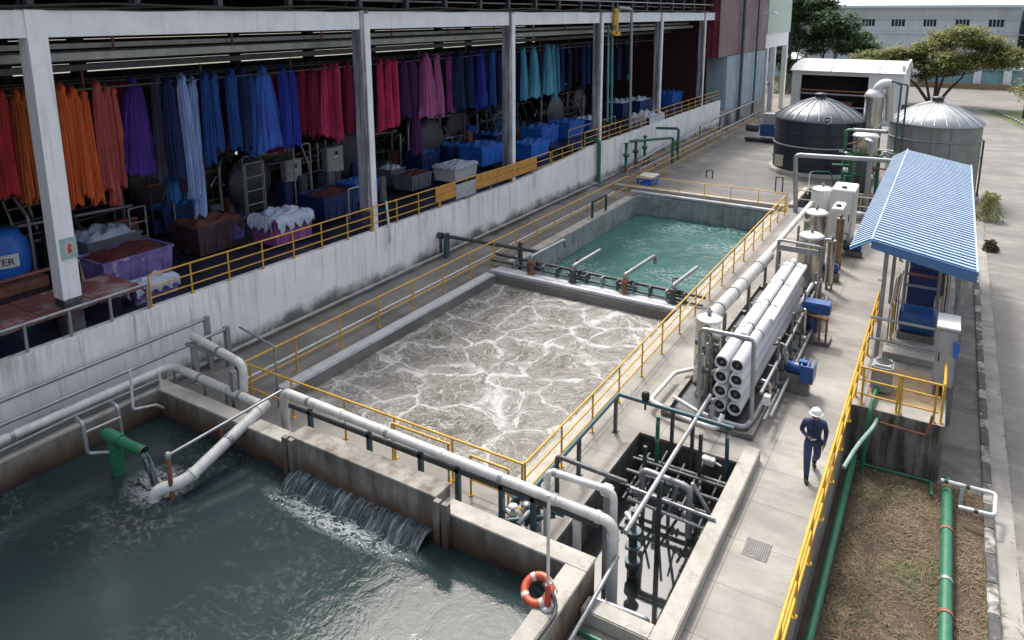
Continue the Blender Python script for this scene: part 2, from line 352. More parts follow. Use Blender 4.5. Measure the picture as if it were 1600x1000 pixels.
def text_mesh(s,name,size,mt,parent,loc,rot,depth=.004):
    cu=bpy.data.curves.new(name,'FONT'); cu.body=s; cu.size=size; cu.extrude=depth; cu.align_x='CENTER'; cu.align_y='CENTER'
    o=bpy.data.objects.new(name,cu); C.objects.link(o)
    me=bpy.data.meshes.new_from_object(o.evaluated_get(bpy.context.evaluated_depsgraph_get())); bpy.data.objects.remove(o)
    q=bpy.data.objects.new(name,me); C.objects.link(q); me.materials.clear(); me.materials.append(mt)
    q.parent=parent; q.location=Vector(loc)-wloc(parent); q.rotation_euler=rot; return q

# ================================================================ SETTING
DZ=-1.6
def slab(xs,ys,holes,z0,z1):
    """grid slab with rectangular holes: top faces and side walls"""
    mb=MB(); nx,ny=len(xs)-1,len(ys)-1
    def solid(i,j):
        if i<0 or j<0 or i>=nx or j>=ny: return False
        cx,cy=(xs[i]+xs[i+1])/2,(ys[j]+ys[j+1])/2
        return not any(a<cx<b and c<cy<d for a,b,c,d in holes)
    for i in range(nx):
        for j in range(ny):
            if not solid(i,j): continue
            x0,x1,y0,y1=xs[i],xs[i+1],ys[j],ys[j+1]
            mb.add([(x0,y0,z1),(x1,y0,z1),(x1,y1,z1),(x0,y1,z1)],[(0,1,2,3)])
            for di,dj,a,b in ((-1,0,(x0,y0),(x0,y1)),(1,0,(x1,y1),(x1,y0)),(0,-1,(x1,y0),(x0,y0)),(0,1,(x0,y1),(x1,y1))):
                if not solid(i+di,j+dj): mb.add([(*a,z0),(*b,z0),(*b,z1),(*a,z1)],[(0,1,2,3)])
    return mb
AX0,AX1,AY0,AY1=-15.3,-7.72,12.45,23.55       # aeration tank
GX0,GX1,GY0,GY1=-15.25,-7.6,24.6,38.7         # green tank
PX0,PX1,PY0,PY1=-6.0,-3.42,10.15,15.9         # pit
KX0,KX1,KY0,KY1=-6.9,-1.9,41.0,45.2           # back basin
DX0,DX1,DY1=-17.15,-5.08,10.05                # dark tank
xs=[-18.85,DX0,-16.1,AX0,GX0,AX1,GX1,KX0,PX0,DX1,-4.7,PX1,KX1,-1.55,.72]; ys=[-4,8,DY1,10.42,PY0,AY0,PY1,20.15,AY1,GY0,GY1,39.6,KY0,KY1,76]
xs=sorted(set(xs));ys=sorted(set(ys))
holes=[(AX0,AX1,AY0,AY1),(GX0,GX1,GY0,GY1),(PX0,PX1,PY0,PY1),(KX0,KX1,KY0,KY1),(-19,-4.7,-5,10.42),(-1.55,1,-5,20.15)]
xf=[x for x in xs if x>=-7.8]
# right deck (sunlit paving), left walkway, far yard: three sheets of one slab butted together
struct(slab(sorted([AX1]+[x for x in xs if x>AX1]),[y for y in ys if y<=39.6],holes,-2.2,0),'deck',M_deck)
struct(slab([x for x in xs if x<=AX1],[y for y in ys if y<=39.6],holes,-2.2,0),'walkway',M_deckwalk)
struct(slab(xs,[y for y in ys if y>=39.6],holes,-2.2,0),'yard',M_yard)
g=MB(); g.box(-500,500,-60,900,-3.2,DZ-.02); struct(g,'ground',M_gravel)
g=MB(); g.box(2.35,8.2,-4,160,DZ-.01,DZ+.004); g.box(-22,2.349,100,160,DZ-.01,DZ+.004); struct(g,'road',M_road)
g=MB(); g.add([(8.2,-4,DZ+.004),(60,-4,DZ+.004),(60,62,DZ+.004),(8.2,62,DZ+.004)],[(0,1,2,3)]); struct(g,'road_side',M_road)
g=MB(); g.box(.72,1.72,20.0,76,DZ-.01,DZ+.03); struct(g,'apron',M_apron)
g=MB(); g.box(1.93,2.35,-4,90,DZ-.01,DZ+.02); struct(g,'gutter',M_side)
g=MB(); g.box(-1.55,1.72,-4,20.15,DZ-.3,DZ+.001); struct(g,'soil',M_soil)
# water surfaces
def sheet(x0,x1,y0,y1,z,name,m,sub=1):
    g=MB(); g.add([(x0,y0,z),(x1,y0,z),(x1,y1,z),(x0,y1,z)],[(0,1,2,3)]); return struct(g,name,m)
sheet(DX0,DX1,-4,DY1,.1,'dark_tank_water',M_wdark)
sheet(AX0,AX1,AY0,AY1,-.32,'foaming_water',M_foam)
sheet(GX0,GX1,GY0,GY1,-1.0,'green_tank_water',M_wgreen)
sheet(PX0,PX1,PY0,PY1,-.95,'pit_water',M_wpit)
sheet(KX0,KX1,KY0,KY1,-1.3,'basin_water',M_wpit)
# inner lining of the green tank (painted walls, a few mm proud of the slab)
g=MB()
g.box(GX0,GX0+.012,GY0,GY1,-1.4,.06); g.box(GX0+.012,GX1,GY1-.012,GY1,-1.4,.06)
single(g,'tank_lining',M_tank2,'grey blue painted inner wall of the green water tank','tank lining')
# kerb painted black and white
M_kw=mat('kerb_white',(.38,.38,.36),(.2,.2,.185),.85,scale=3,spots=(.07,.065,.055),sp_scale=3,sp_thr=(.48,.6))
M_kb=mat('kerb_black',(.045,.045,.047),(.09,.088,.083),.8,scale=4,spots=(.2,.19,.17),sp_scale=6)
g=MB(); y=-2.; i=0
while y<88:
    g.cur=i%2; g.box(1.72,1.93,y,y+.97,DZ-.1,DZ+.14,.02); y+=.98; i+=1
struct(g,'kerb',[M_kw,M_kb])
g=MB(); y=70.; i=0
while y<108:
    x=8.2-.9*max(0,(y-84)/10)**1.6; g.cur=0
    g.obox((x,y+.4,DZ+.1),(.12,0,0),(-.02,.38,0),(0,0,.14)); y+=1.25; i+=1
struct(g,'kerb',[M_kw])
# ---------------- tanks' walls
g=MB()
g.box(-4.7,-5.08,-4,DY1,-2.2,.8); 
g.box(DX0-.45,DX0,-4,10.42,-2.2,.8)
single(g.box(DX0,-12.15,DY1,10.42,-2.2,.8).box(-8.0,-4.7,DY1,10.42,-2.2,.8),'tank_wall',[M_tankwall],'low concrete wall around the dark front water tank','tank wall')
# coping tops (lighter worn strip on top)
g=MB(); g.box(DX0-.47,DX0+.02,-4,10.03,.8,.86,.01); g.box(DX0-.47,-12.15,10.031,10.44,.8,.86,.01)
single(g,'wall_coping',M_conc,'pale concrete coping along the left side of the front water tank','coping')
g=MB(); g.box(-5.1,-4.68,-4,10.03,.8,.86,.01); g.box(-8.0,-4.68,10.031,10.44,.8,.86,.01)
single(g,'wall_coping',M_conc,'pale concrete coping round the right corner of the front water tank','coping')
g=MB(); g.box(-12.15,-8.0,DY1-.02,10.50,-.2,1.06); g.box(-12.17,-7.98,DY1-.04,10.52,1.06,1.12,.01)
for x in (-12.3,-7.98): g.box(x,x+.14,DY1-.14,DY1-.021,-.4,1.10); g.box(x+.2,x+.34,DY1-.14,DY1-.021,-.4,1.10)
single(g,'gate_wall',[M_tankwall],'taller stained concrete weir wall above the overflow','weir wall')
# aeration tank rim pipe/coping (left & divider)
g=MB(); g.box(AX0-.42,AX0-.003,12.6,23.4,.0,.12,.03)
single(g,'rim_slab',M_rim,'pale grey rim slab along the left edge of the foaming tank','rim')
g=MB(); g.box(AX0-.4,AX1,23.62,23.9,.0,.14,.03); g.box(AX0-.4,AX1,24.1,24.5,.0,.05,.01)
single(g,'divider_rim',M_rim,'pale steel rim on the divider between foam and green tanks','rim')
g=MB(); g.box(GX0-.5,GX0-.003,25,38.2,.0,.1,.02); single(g,'rim_slab',M_conc,'concrete rim along the left edge of the green tank','rim')
g=MB(); g.box(GX0,GX1,38.75,39.25,.0,.08,.02); g.tube([(GX0-.5,38.95,.2),(GX1+.1,38.75,.2)],.11,12)
single(g,'back_rim',M_rim,'pale pipe and rim across the far end of the green tank','rim')
g=MB(); g.box(AX1+.0,AX1+.42,12.6,39,.0,.05,.01); single(g,'rim_slab',M_conc,'narrow rim between the two tanks and the right yellow railing','rim')
# pit coping
g=MB(); g.box(PX1,PX1+.36,PY0-.35,PY1+.35,0,.3,.02); g.box(-4.68,PX1-.001,PY0-.35,PY0,0,.3,.02); 
single(g,'pit_coping',M_conc,'raised concrete kerb around the small dark pit','coping')
g=MB(); g.box(KX0-.3,KX0,KY0-.3,KY1+.3,0,.18,.02); g.box(KX0,KX1,KY1,KY1+.3,0,.18,.02); g.box(-17.2,KX0-.3,39.7,40.1,0,.3,.02)
single(g,'yard_kerb',M_conc,'low concrete kerb around the far basin and yard','coping')
# retaining wall of building platform (profiled top)
def ztop(y): 
    pts=[(-6,2.32),(11,2.32),(18,2.2),(31,2.0),(38.9,2.0),(39.0,2.45),(71,2.45),(90,2.45)]
    for a,b in zip(pts,pts[1:]):
        if a[0]<=y<=b[0]: return lerp(a[1],b[1],(y-a[0])/(b[0]-a[0]))
    return 2.45
g=MB(); Y=-6.
ys2=[-6,11,18,31,38.98]; 
for a,b in zip(ys2,ys2[1:]):
    g.add([(x,y,z) for y in (a,b) for x,z in ((-19.15,-.5),(-18.85,-.5),(-18.85,ztop(y)),(-19.15,ztop(y)))],[(1,5,6,2),(2,6,7,3),(3,7,4,0)])
g.box(-19.15,-18.85,39,68.2,-.5,2.45); 
g.box(-18.85,-18.62,10.42,68,0,.12,.02)
g.build('plinth_wall',M_wall); bpy.data.objects['plinth_wall']['label']='long streaked white retaining wall below the dye house floor'; bpy.data.objects['plinth_wall']['category']='wall'
g=MB(); g.box(-19.0,-18.7,68.2,86,-.5,1.3)
single(g,'plinth_wall',M_conc,'grey concrete wall base below the pale blue sheet cladding','wall')
# ================================================================ DYE HOUSE
bd=thing('dye_house','open fronted dye house with white concrete frame over dark interior','building',(-25,30,0))
g=MB()
g.add([(x,y,ztop(y)-.12) for y in (-6,11,18,31,38.9) for x in (-40,-19.15)],[(2*i,2*i+1,2*i+3,2*i+2) for i in range(4)])
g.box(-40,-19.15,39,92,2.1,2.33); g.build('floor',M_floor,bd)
colY=[-1.8,9.25,20.6,31.1,41.7,52.4,63.2]
M_colm=mat('column_paint',(.80,.81,.83),(.72,.73,.76),.65,scale=1.2,streak=(.12,.1,.14),sk_amt=.5,sk_thr=(.55,.75),sk_scale=(4,4,.3))
M_cold=mat('column_dirty',(.46,.46,.49),(.30,.29,.33),.7,scale=1.2,streak=(.05,.04,.06),sk_amt=.85,sk_thr=(.42,.62),sk_scale=(5,5,.3))
M_foot=mat('stained_column_foot',(.09,.085,.095),(.035,.033,.04),.8,scale=2.5,spots=(.3,.3,.31),sp_scale=3,sp_thr=(.6,.7))
for i,y in enumerate(colY):
    zb=ztop(y)-.15; w_=.46
    zc_=3.25 if i<2 else zb+.9
    MB().box(-19.62,-19.16,y-w_/2,y+w_/2,zc_,10.62).build('column',M_colm if i<2 else M_cold,bd); MB().box(-19.615,-19.165,y-w_/2+.005,y+w_/2-.005,zb,zc_).build('column_foot',M_foot,bd)
    if i>=2:
        g=MB(); g.box(-19.159,-19.12,y-.05,y+w_/2,zb+.0,10.5); g.build('downpipe_strip',M_white2,bd)
for i in range(len(colY)-1):
    y0,y1=colY[i]+.23,colY[i+1]-.23
    g=MB(); g.box(-19.55,-19.2,y0,y1,9.93,10.58); g.build('beam',M_white2,bd)
g=MB(); g.box(-19.55,-19.2,colY[-1]+.23,66.2,9.93,10.58); g.build('beam',M_white2,bd)
for k in range(3):   # cables lying on the beam
    pts=[(-19.22+.05*k,y,10.62+.04*k+.05*math.sin(y*.9+k*2)) for y in [(-1+n*1.0) for n in range(66)]]
    MB().tube(pts,.035,6).build('cable',M_black,bd)
for xx,zz,rr in ((-19.3,11.25,.05),(-20.2,11.,.04)): MB().tube([(xx,-3,zz),(xx,66,zz)],rr,8).build('upper_rail',M_galv,bd)
for i,y in enumerate([c+o for c in colY for o in (0,2.7,5.3,8)]):
    if y<66: MB().box(-19.5,-19.3,y-.08,y+.08,10.63,13).build('roof_post',M_dgrey,bd)
for y in range(-2,66,3): MB().tube([(-19.5,y,12.9),(-21.6,y,10.7)],.05,6).build('roof_brace',M_dgrey,bd)
M_roof=mat('roof_sheet',(.07,.072,.075),None,.6)
MB().box(-40,-18.5,-8,66.2,13.0,13.12).build('roof',M_roof,bd); MB().box(-40,-18.3,66.2,92,14,14.12).build('roof',M_roof,bd)
# back and end walls; gaps added so slits of sky light show through
g=MB(); g.box(-38.2,-38,-8,92,2.1,7.6)
z=7.75
while z<9.6: g.box(-38.2,-38,-8,92,z,z+.27); z+=.30
g.box(-38.2,-38,-8,92,9.6,13.)
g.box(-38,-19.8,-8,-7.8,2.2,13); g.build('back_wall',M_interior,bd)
g=MB(); g.box(-38,-19.8,66.4,66.6,2.3,13); g.build('cross_wall',mat('maroon_inner',(.06,.015,.02),(.03,.012,.015),.8),bd)
# inner columns
for yy in (14.5,25.5,36,47,58):
    for xx in (-27.5,-33): 
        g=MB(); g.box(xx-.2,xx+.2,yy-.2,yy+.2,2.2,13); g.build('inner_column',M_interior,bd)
# crane rails / conveyor beams inside
for xx,zz,rr in ((-20.6,9.35,.09),(-21.0,9.62,.06),(-22.6,8.9,.08),(-23.6,9.3,.06),(-26,9.0,.1)):
    g=MB(); g.box(xx-rr,xx+rr,-6,64,zz-rr,zz+rr*1.3); g.build('crane_rail',M_galv if xx>-21.5 else M_dgrey,bd)  # rails deeper in use dark steel: the hall's gloom put into their colour
for n,y in enumerate(range(4,64,4)):
    for xx,za,zb in ((-20.8,9.3,10.6),(-22.6,7.9,8.8)): MB().tube([(xx,y,za),(xx,y,zb)],.035,6).build('hanger_rod',M_rust,bd)
# purlins deeper inside give a broken ceiling texture
for y in [a*1.6 for a in range(-2,40)]:
    g=MB(); g.box(-38,-20.2,y,y+.12,11.5+.3*((int(y*10)%3)==0),11.7+.3*((int(y*10)%3)==0)); g.build('purlin',M_dgrey,bd)
# maroon and blue cladding block
def ribbed(name,x,y0,y1,z0,z1,m,parent,pitch=.3,d=.03,along='y'):
    g=MB(); n=int(abs(y1-y0)/pitch); pr=[]
    for i in range(n+1):
        a=y0+(y1-y0)*i/n; pr.append((a,d if i%2 else 0))
    vs=[];
    for a,o in pr:
        for z in (z0,z1): vs.append((x+o,a,z) if along=='y' else (a,x-o,z))
    g.add(vs,[(2*i,2*i+2,2*i+3,2*i+1) for i in range(n)])
    # backing
    if along=='y': g.box(x-.1,x-.03,y0,y1,z0,z1)
    else: g.box(y0,y1,x+.03,x+.1,z0,z1)
    return g.build(name,m,parent,fix=False)
cb=thing('clad_block','maroon sheet clad block over pale blue panels at the dye house end','building',(-20,75,0))
M_maroon=mat('maroon_sheet',(.17,.025,.04),(.13,.025,.04),.5,scale=.8)
M_maroonf=mat('faded_maroon_sheet',(.27,.16,.18),(.19,.075,.095),.6,scale=.25,streak=(.13,.13,.14),sk_amt=.7,sk_scale=(1,.9,.05),sk_thr=(.45,.6))
M_pblue=mat('pale_blue_sheet',(.36,.47,.52),(.27,.37,.42),.6,scale=.5,streak=(.17,.14,.12),sk_amt=.6,sk_scale=(1,1.5,.3),sk_thr=(.55,.68))
M_pgreen=mat('pale_green_sheet',(.42,.52,.46),(.38,.48,.43),.6,scale=.4)
ribbed('end_panel',66.25,-20.6,-18.75,6.55,13.4,M_maroon,cb,.25,.03,'x')
ribbed('upper_cladding',-18.75,66.3,85,6.55,14,M_maroonf,cb,.4,.04)
ribbed('lower_cladding',-18.78,69.5,85,1.3,6.5,M_pblue,cb,.5,.03)
g=MB(); g.box(-20.6,-18.9,69.3,69.45,1.3,6.5); g.build('end_panel',M_pblue,cb)
g=MB(); g.box(-24,-18.8,85.02,85.3,0,14); g.build('corner_post',M_dgrey,cb)
for y in (73.6,79.5):
    g=MB(); g.pipe([(-18.45,y,.0),(-18.45,y,13)],.16 if y<75 else .1,10); g.build('downpipe',M_tealp,cb)
g=MB(); g.tube([(-18.6,82,10.5),(-17.4,82,10.7)],.04,6); g.lathe((-17.3,82,10.45),[(.35,0),(.3,.12),(.05,.25)],12); g.build('yard_lamp',M_white2,cb)
gb=thing('green_block','pale green clad upper storey on white columns beyond the maroon block','building',(-20,92,0))
ribbed('cladding',-18.75,85.6,98.5,8.2,15,M_pgreen,gb,.4,.03)
ribbed('end_cladding',85.5,-26,-18.8,8.2,15,M_pgreen,gb,.4,.03,'x')
g=MB(); g.box(-19.3,-18.9,85.6,98.4,6.6,8.18); g.build('beam',M_white2,gb)
for y in (87,91,97.9):
    g=MB(); g.box(-19.4,-18.85,y-.4,y+.4,DZ,6.6); g.build('column',M_white2,gb)
g=MB(); g.box(-25,-24.8,85.6,98.5,DZ,8); g.build('rear_wall',M_interior,gb)
# ================================================================ RAILINGS
def railing(label,path,posts,hs=(1.08,.73,.38),m=None,r=.028,name='railing',group=None,pr=None,brk=None):
    """path: list of 3-D base points; posts: list of (segment, t)"""
    m=m or M_yel; path=[Vector(p) for p in path]
    t=thing(name,label,'railing',path[0],group)
    for k,h in enumerate(hs):
        MB().pipe([p+V(0,0,h) for p in path],r if k==0 else r*.82,8,.05).build('top_rail' if k==0 else 'mid_rail',m,t)
    for s_,tt in posts:
        p=path[s_].lerp(path[s_+1],tt)
        g=MB(); g.tube([p,p+V(0,0,hs[0])],pr or r*.95,8); g.lathe(p,[(.07,0),(.07,.02),(.02,.025)],8); g.build('post',m,t)
    return t
def evenly(n,seg=0,a=0.,b=1.): return [(seg,a+(b-a)*i/(n-1)) for i in range(n)]
RX=-7.05
railing('yellow railing running along the right side of both big tanks',[(RX,11.9,0),(RX,39,0)],evenly(17),m=M_yel)
railing('yellow railing along the left side of both big tanks',[(-16.05,11.9,0),(-16.05,39,0)],evenly(16),hs=(1.08,.42))
railing('yellow railing across the front of the foaming tank',[(-16.05,11.86,0),(RX,11.86,0)],[(0,.03),(0,.21),(0,.42),(0,.6),(0,.79),(0,.995)],hs=(1.08,.38))
railing('yellow railing across the far end of the green tank',[(-16.05,39.5,0),(RX,39.5,0)],evenly(7),hs=(1.05,.5),r=.024)
railing('short yellow gate frame beside the weir wall, first',[(-10.6,11.72,0),(-8.9,11.72,0)],[(0,0),(0,.97)],hs=(1.02,.38),name='gate_rail',group='gate frames')
railing('short yellow gate frame nearest the corner of the tank railing',[(-8.3,11.66,0),(-7.32,11.66,0)],[(0,0),(0,1)],hs=(.98,.4),name='gate_rail',group='gate frames')
railing('orange yellow railing above the low pipes by the far walkway',[(-16.9,41,0),(-16.9,62,0)],evenly(11),hs=(1.0,.5),r=.024,m=M_yel)
railing('thin yellow railing on the far strip beside the yard',[(-15.9,40.6,0),(-15.9,74,0)],evenly(16),hs=(.9,.45),r=.024)
# dye house railings on the retaining wall
def wallrail(label,ya,yb,n,dz=0.,x=-18.98,**k):
    ys=[ya+(yb-ya)*i/max(1,n-1) for i in range(n)]
    pts=[V(x,y,ztop(y)+dz) for y in ys]
    return railing(label,pts,[(i,0) for i in range(n-1)]+[(n-2,1)],hs=(.95,.6,.28),**k)
wallrail('yellow railing on the wall from the red platform to the second column',11.2,20.3,8)
wallrail('yellow railing on the wall between second column and plank boards',20.4,24.6,4)
wallrail('yellow railing carrying the orange plank boards',24.7,34.8,6)
wallrail('yellow railing on the wall right of the plank boards',35,38.8,4)
wallrail('yellow railing on the raised wall below the far columns',39.2,68,17)
railing('yellow railing set back on the raised floor behind the far wall railing',[(-20.6,40.2,2.35),(-20.6,47.5,2.35),],evenly(5),hs=(.95,.5))
bt=thing('plank_barrier','orange plank boards fixed along the dye house railing','barrier',(-18.9,30,2))
M_plank=mat('orange_plank',(.55,.27,.05),(.42,.2,.04),.6,scale=3,spots=(.15,.08,.04),sp_scale=5)
M_board=mat('pale_board',(.42,.41,.44),(.3,.3,.34),.6,scale=3,spots=(.2,.15,.1),sp_scale=4)
yy=24.3
for k,(L,mm) in enumerate(((1.5,M_plank),(1.6,M_board),(1.9,M_plank),(1.9,M_plank),(2.,M_plank))):
    for q in range(2 if mm is M_plank else 1):
        za,zb=(.30+q*.34,.62+q*.34) if mm is M_plank else (.15,.82)
        g=MB(); g.add([(x,y,ztop(y)+z) for y in (yy,yy+L-.04) for x in (-18.93,-18.90) for z in (za,zb)],[(0,1,3,2),(4,6,7,5),(0,4,5,1),(2,3,7,6),(1,5,7,3),(0,2,6,4)]); g.build('board',mm,bt)
    yy+=L
# right railing (seen almost end-on) with platform railing
railing('long yellow railing beside the sunken dirt bed on the right',[(-1.47,6,0),(-1.47,26.5,0)],evenly(15),hs=(1.1,.74,.4),r=.034)
railing('yellow gated railing across the front edge of the concrete platform',[(-1.4,20.3,0),(.55,20.25,0)],[(0,.06),(0,.5),(0,.54),(0,.95)],hs=(1.08,.72,.3),r=.032)
railing('yellow railing on the right edge of the concrete platform',[(.62,20.3,0),(.62,23.0,0)],[(0,0),(0,1)],hs=(1.08,.6),r=.034)
# grey pipe rails at the left, above the dark tank wall
railing('higher of the bare grey pipe rails in front of the white wall',[(-18.45,3,0),(-18.45,12.5,0)],[(0,1),(0,.3)],hs=(1.6,),m=M_galv,r=.055,name='pipe_rail',group='grey pipe rails')
railing('lower grey pipe rail ending at the tall square post',[(-18.1,3,0),(-18.1,12.9,0)],[(0,1),(0,.25)],hs=(1.2,),m=M_galv,r=.055,name='pipe_rail',group='grey pipe rails')
railing('thinnest grey pipe rail just above the white pipe',[(-17.9,3,0),(-17.9,11.0,0)],[(0,1),(0,.2)],hs=(.9,),m=M_galv,r=.03,name='pipe_rail',group='grey pipe rails')
# ================================================================ PIPES
def pipe_thing(name,label,pts,r,m,supports=(),joints=(),bend=None,cat='pipe',n=14,sm=None,sr=.045,zbase=0.,group=None):
    pts=[Vector(p) for p in pts]; t=thing(name,label,cat,(pts[0].x,pts[0].y,zbase),group)
    MB().pipe(pts,r,n,bend).build('pipe',m,t)
    for j in joints:   # (segment,t) collars
        p=pts[j[0]].lerp(pts[j[0]+1],j[1]); d=(pts[j[0]+1]-pts[j[0]]).normalized()
        MB().tube([p-d*.045,p+d*.045],r*1.14,n).build('collar',j[2] if len(j)>2 else m,t)
    for s_ in supports:
        x,y,z,zb=s_[:4]
        g=MB(); g.box(x-sr,x+sr,y-sr,y+sr,zb,z); g.box(x-sr*2,x+sr*2,y-sr*2,y+sr*2,zb,zb+.02); g.build('support_post',sm or M_green,t)
    return t
PZ=1.22; PY_=11.05
pw=pipe_thing('white_pipe','thick white pipe running along the front tank wall to the corner drop',
  [(-13.5,PY_,.15),(-13.5,PY_,PZ+.12),(-4.62,PY_,PZ-.04),(-4.62,PY_,-2)],.108,M_white,
  supports=[(-12.6,PY_,PZ-.1,0),(-10.7,PY_,PZ-.1,0),(-9.2,PY_,PZ-.1,0),(-8.2,PY_,PZ-.1,0),(-7.1,PY_,PZ-.12,0),(-6.35,PY_,PZ-.12,0)],
  joints=[(1,.1,M_galv),(1,.22),(1,.38,M_galv),(1,.55),(1,.72,M_galv),(1,.86),(1,.965),(2,.1),(2,.55)],sm=M_tealp,sr=.05)
MB().box(-13.3,-4.9,PY_-.05,PY_+.05,PZ-.24,PZ-.14).build('carrier_beam',M_dgrey,pw)
pipe_thing('white_pipe','white pipe turning the corner of the dark tank along the left wall',
  [(-17.75,2,1.05),(-17.75,10.85,1.0),(-14.0,10.72,1.0)],.11,M_white,joints=[(0,.55,M_galv),(0,.8),(1,.35,M_galv),(1,.8,M_galv)],
  supports=[(-16.2,10.78,.9,.0),(-15.3,10.76,.9,.0)],sm=M_galv,bend=.35)
pipe_thing('white_pipe','raised white pipe loop carried on grey square posts',
  [(-17.1,11.35,1.0),(-17.1,11.35,1.0),(-17.1,11.35,2.0)]and[(-17.35,11.3,1.78),(-14.9,11.0,1.72),(-14.9,10.95,.98)],.11,M_white,
  supports=[(-17.2,11.2,1.68,.5),(-14.98,10.75,1.62,.3)],joints=[(0,.55,M_galv)],sm=M_galv,sr=.07,bend=.28)
MB().box(-17.35,-14.9,11.05,11.15,1.6,1.68).build('carrier_beam',M_galv,bpy.data.objects['white_pipe.002'])
for n,(px,py) in enumerate(((0,0),(1,1))):
    pass
g=MB(); g.box(-18.17,-18.03,12.83,12.97,0,1.27); single(g,'pipe_post',M_galv,'tall grey square post left of the yellow railing corner','post')
g=MB(); g.box(-16.62,-16.5,12.0,12.12,0,.95); single(g,'pipe_post',M_tealp,'short green post just left of the yellow railing corner','post')
g=MB(); g.box(-18.52,-18.38,12.43,12.57,0,1.66); single(g,'pipe_post',M_galv,'tallest grey square post ending the higher pipe rail','post')
# sloping white pipe into the dark tank, with thin stay rod
a=W(412,632,y=10.7); b_=W(290,752,z=.42); e_=W(240,768,z=.3)
pd=pipe_thing('sloping_pipe','white pipe sloping down from the wall into the dark tank water',[a+V(0,0.1,0),b_,e_,e_-V(0,0,.5)],.135,M_white,joints=[(0,.1),(0,.5,M_galv),(0,.92)],bend=.35)
q=W(262,712,z=1.15); 
rt=thing('stay_rod','thin grey rod above the sloping white pipe','rod',a)
MB().tube([W(440,610,y=10.9),q],.032,8).build('rod',M_galv,rt)
MB().tube([q,q-V(0,0,1.5)],.05,8).build('post',M_rust,rt); MB().lathe(q-V(0,0,.05),[(.06,0),(.06,.12),(.0,.13)],8).build('collar',M_galv,rt)
p=W(345,665,z=.85); MB().tube([p,p-V(0,0,1.2)],.035,8).build('post',M_rust,rt)
# green outlet pipe
g0=W(160,676,z=1.05); g1=W(225,706,z=.85)
gp=thing('green_outlet','green outlet pipe pouring water into the dark tank','pipe',g0)
MB().tube([g0,g1],.12,14,cap=False).build('spout',M_green,gp)
MB().tube([g1+(g0-g1)*.02,g1-(g0-g1)*.001],.128,14,cap=False).build('rim',M_rust,gp)
m_=g0.lerp(g1,.28); MB().tube([m_,m_-V(0,0,1.4)],.15,14).build('riser',M_green,gp)
MB().tube([m_+V(0,0,.02)-(g1-g0).normalized()*.2,m_+(g1-g0).normalized()*.2],.15,14).build('tee',M_green,gp)
d=g0-g1
for kx in (-.45,.35):
    MB().pipe([m_+V(-.6,kx,.55),m_+V(-.35,kx,.5),m_+V(-.3,kx,-.25),m_+V(.1,0,-.3)],.045,8).build('bracket',M_galv,gp)
MB().tube([m_+V(-.35,-.45,.25),m_+V(-.3,.35,.25)],.035,8).build('bracket',M_galv,gp)
M_clear=None
def fallmat():
    m,t,b,P=base_mat('falling_water')
    f=ramp(t,noise(t,mapping(t,P,(9,9,1.6)),1.,4,.6),[(.4,0),(.65,1)])
    c=mixc(t,f,(.02,.028,.032),(.2,.23,.26)); setp(t,b,col=c,rough=.12,ior=1.33); bumpn(t,b,noise(t,mapping(t,P,(12,12,2)),1.),.6,.03); return m
M_fall=fallmat()
g=MB()
for k in range(7):
    o=V(random.uniform(-.08,.08),random.uniform(-.08,.08),0)
    dr=(g1-g0).normalized()
    g.tube([g1+o*.9+dr*.30*math.sqrt(s_/8)+V(0,0,-.05-.95*(s_/8)) for s_ in range(9)],[.03+.006*math.sin(k+s_) for s_ in range(9)],6)
tag(g.build('falling_water',M_fall),'thin stream of water falling from the green outlet','water','falling water',None)
bpy.data.objects['falling_water']['kind']='structure'
add_foam_zones(M_wdark,[(-10.1,9.4,2.4,.45,.8),((g1+(g1-g0).normalized()*.3).x,(g1+(g1-g0).normalized()*.3).y,.9,.75,1.)])
# foam splash ring where the stream lands
def splash(cx,cy,n,rx,ry,z,name,label,seed):
    rnd=random.Random(seed); g=MB()
    for k in range(n):
        a=rnd.uniform(0,6.283); r_=math.sqrt(rnd.random()); x,y=cx+rx*r_*math.cos(a),cy+ry*r_*math.sin(a); s_=rnd.uniform(.006,.018)
        b=bmesh.new(); bmesh.ops.create_icosphere(b,subdivisions=1,radius=s_)
        for v in b.verts: v.co=Vector((v.co.x*rnd.uniform(.8,2)+x,v.co.y*rnd.uniform(.8,2)+y,v.co.z*.3+z))
        g.bm(b,True)
    o=g.build(name,mat('foam_white',(.5,.53,.54),None,.35),fix=False); tag(o,label,'foam',None,'stuff')
e2=g1+(g1-g0).normalized()*.3
splash(e2.x,e2.y,70,.6,.45,.105,'splash_foam','white splash where the outlet stream lands',3)
# overflow water below the weir wall: many ribs of water
def weirmat():
    m,t,b,P=base_mat('weir_water')
    n1=noise(t,mapping(t,P,(26,2.2,2.2)),1.,4,.65); n2=noise(t,mapping(t,P,(5,1.2,1.2)),1.,3,.6)
    f=mth(t,'MULTIPLY',ramp(t,n1,[(.46,0),(.66,1)]),ramp(t,n2,[(.38,.25),(.6,1)]))
    c=mixc(t,f,(.035,.05,.054),(.33,.37,.40)); setp(t,b,col=c,rough=.12,ior=1.33); bumpn(t,b,n1,.7,.03); return m
M_weir=weirmat()
g=MB(); rnd=random.Random(5); nx=150; ny=12; vs=[]
for i in range(nx+1):
    x=-12.05+3.95*i/nx; a_=.5+.5*math.sin(i*.9+math.sin(i*.37)*2); L=.42+.06*math.sin(i*.21)+.05*a_+rnd.uniform(-.012,.012); h=.24+.02*math.sin(i*.5)
    for j_ in range(ny+1):
        s_=j_/ny; bulge=.014*a_*math.sin(math.pi*min(1,s_*1.3))
        vs.append((x+.06*s_*math.sin(i*.33),DY1-.02-L*s_-bulge,.095+h*(1-s_**2.1)+bulge*.6))
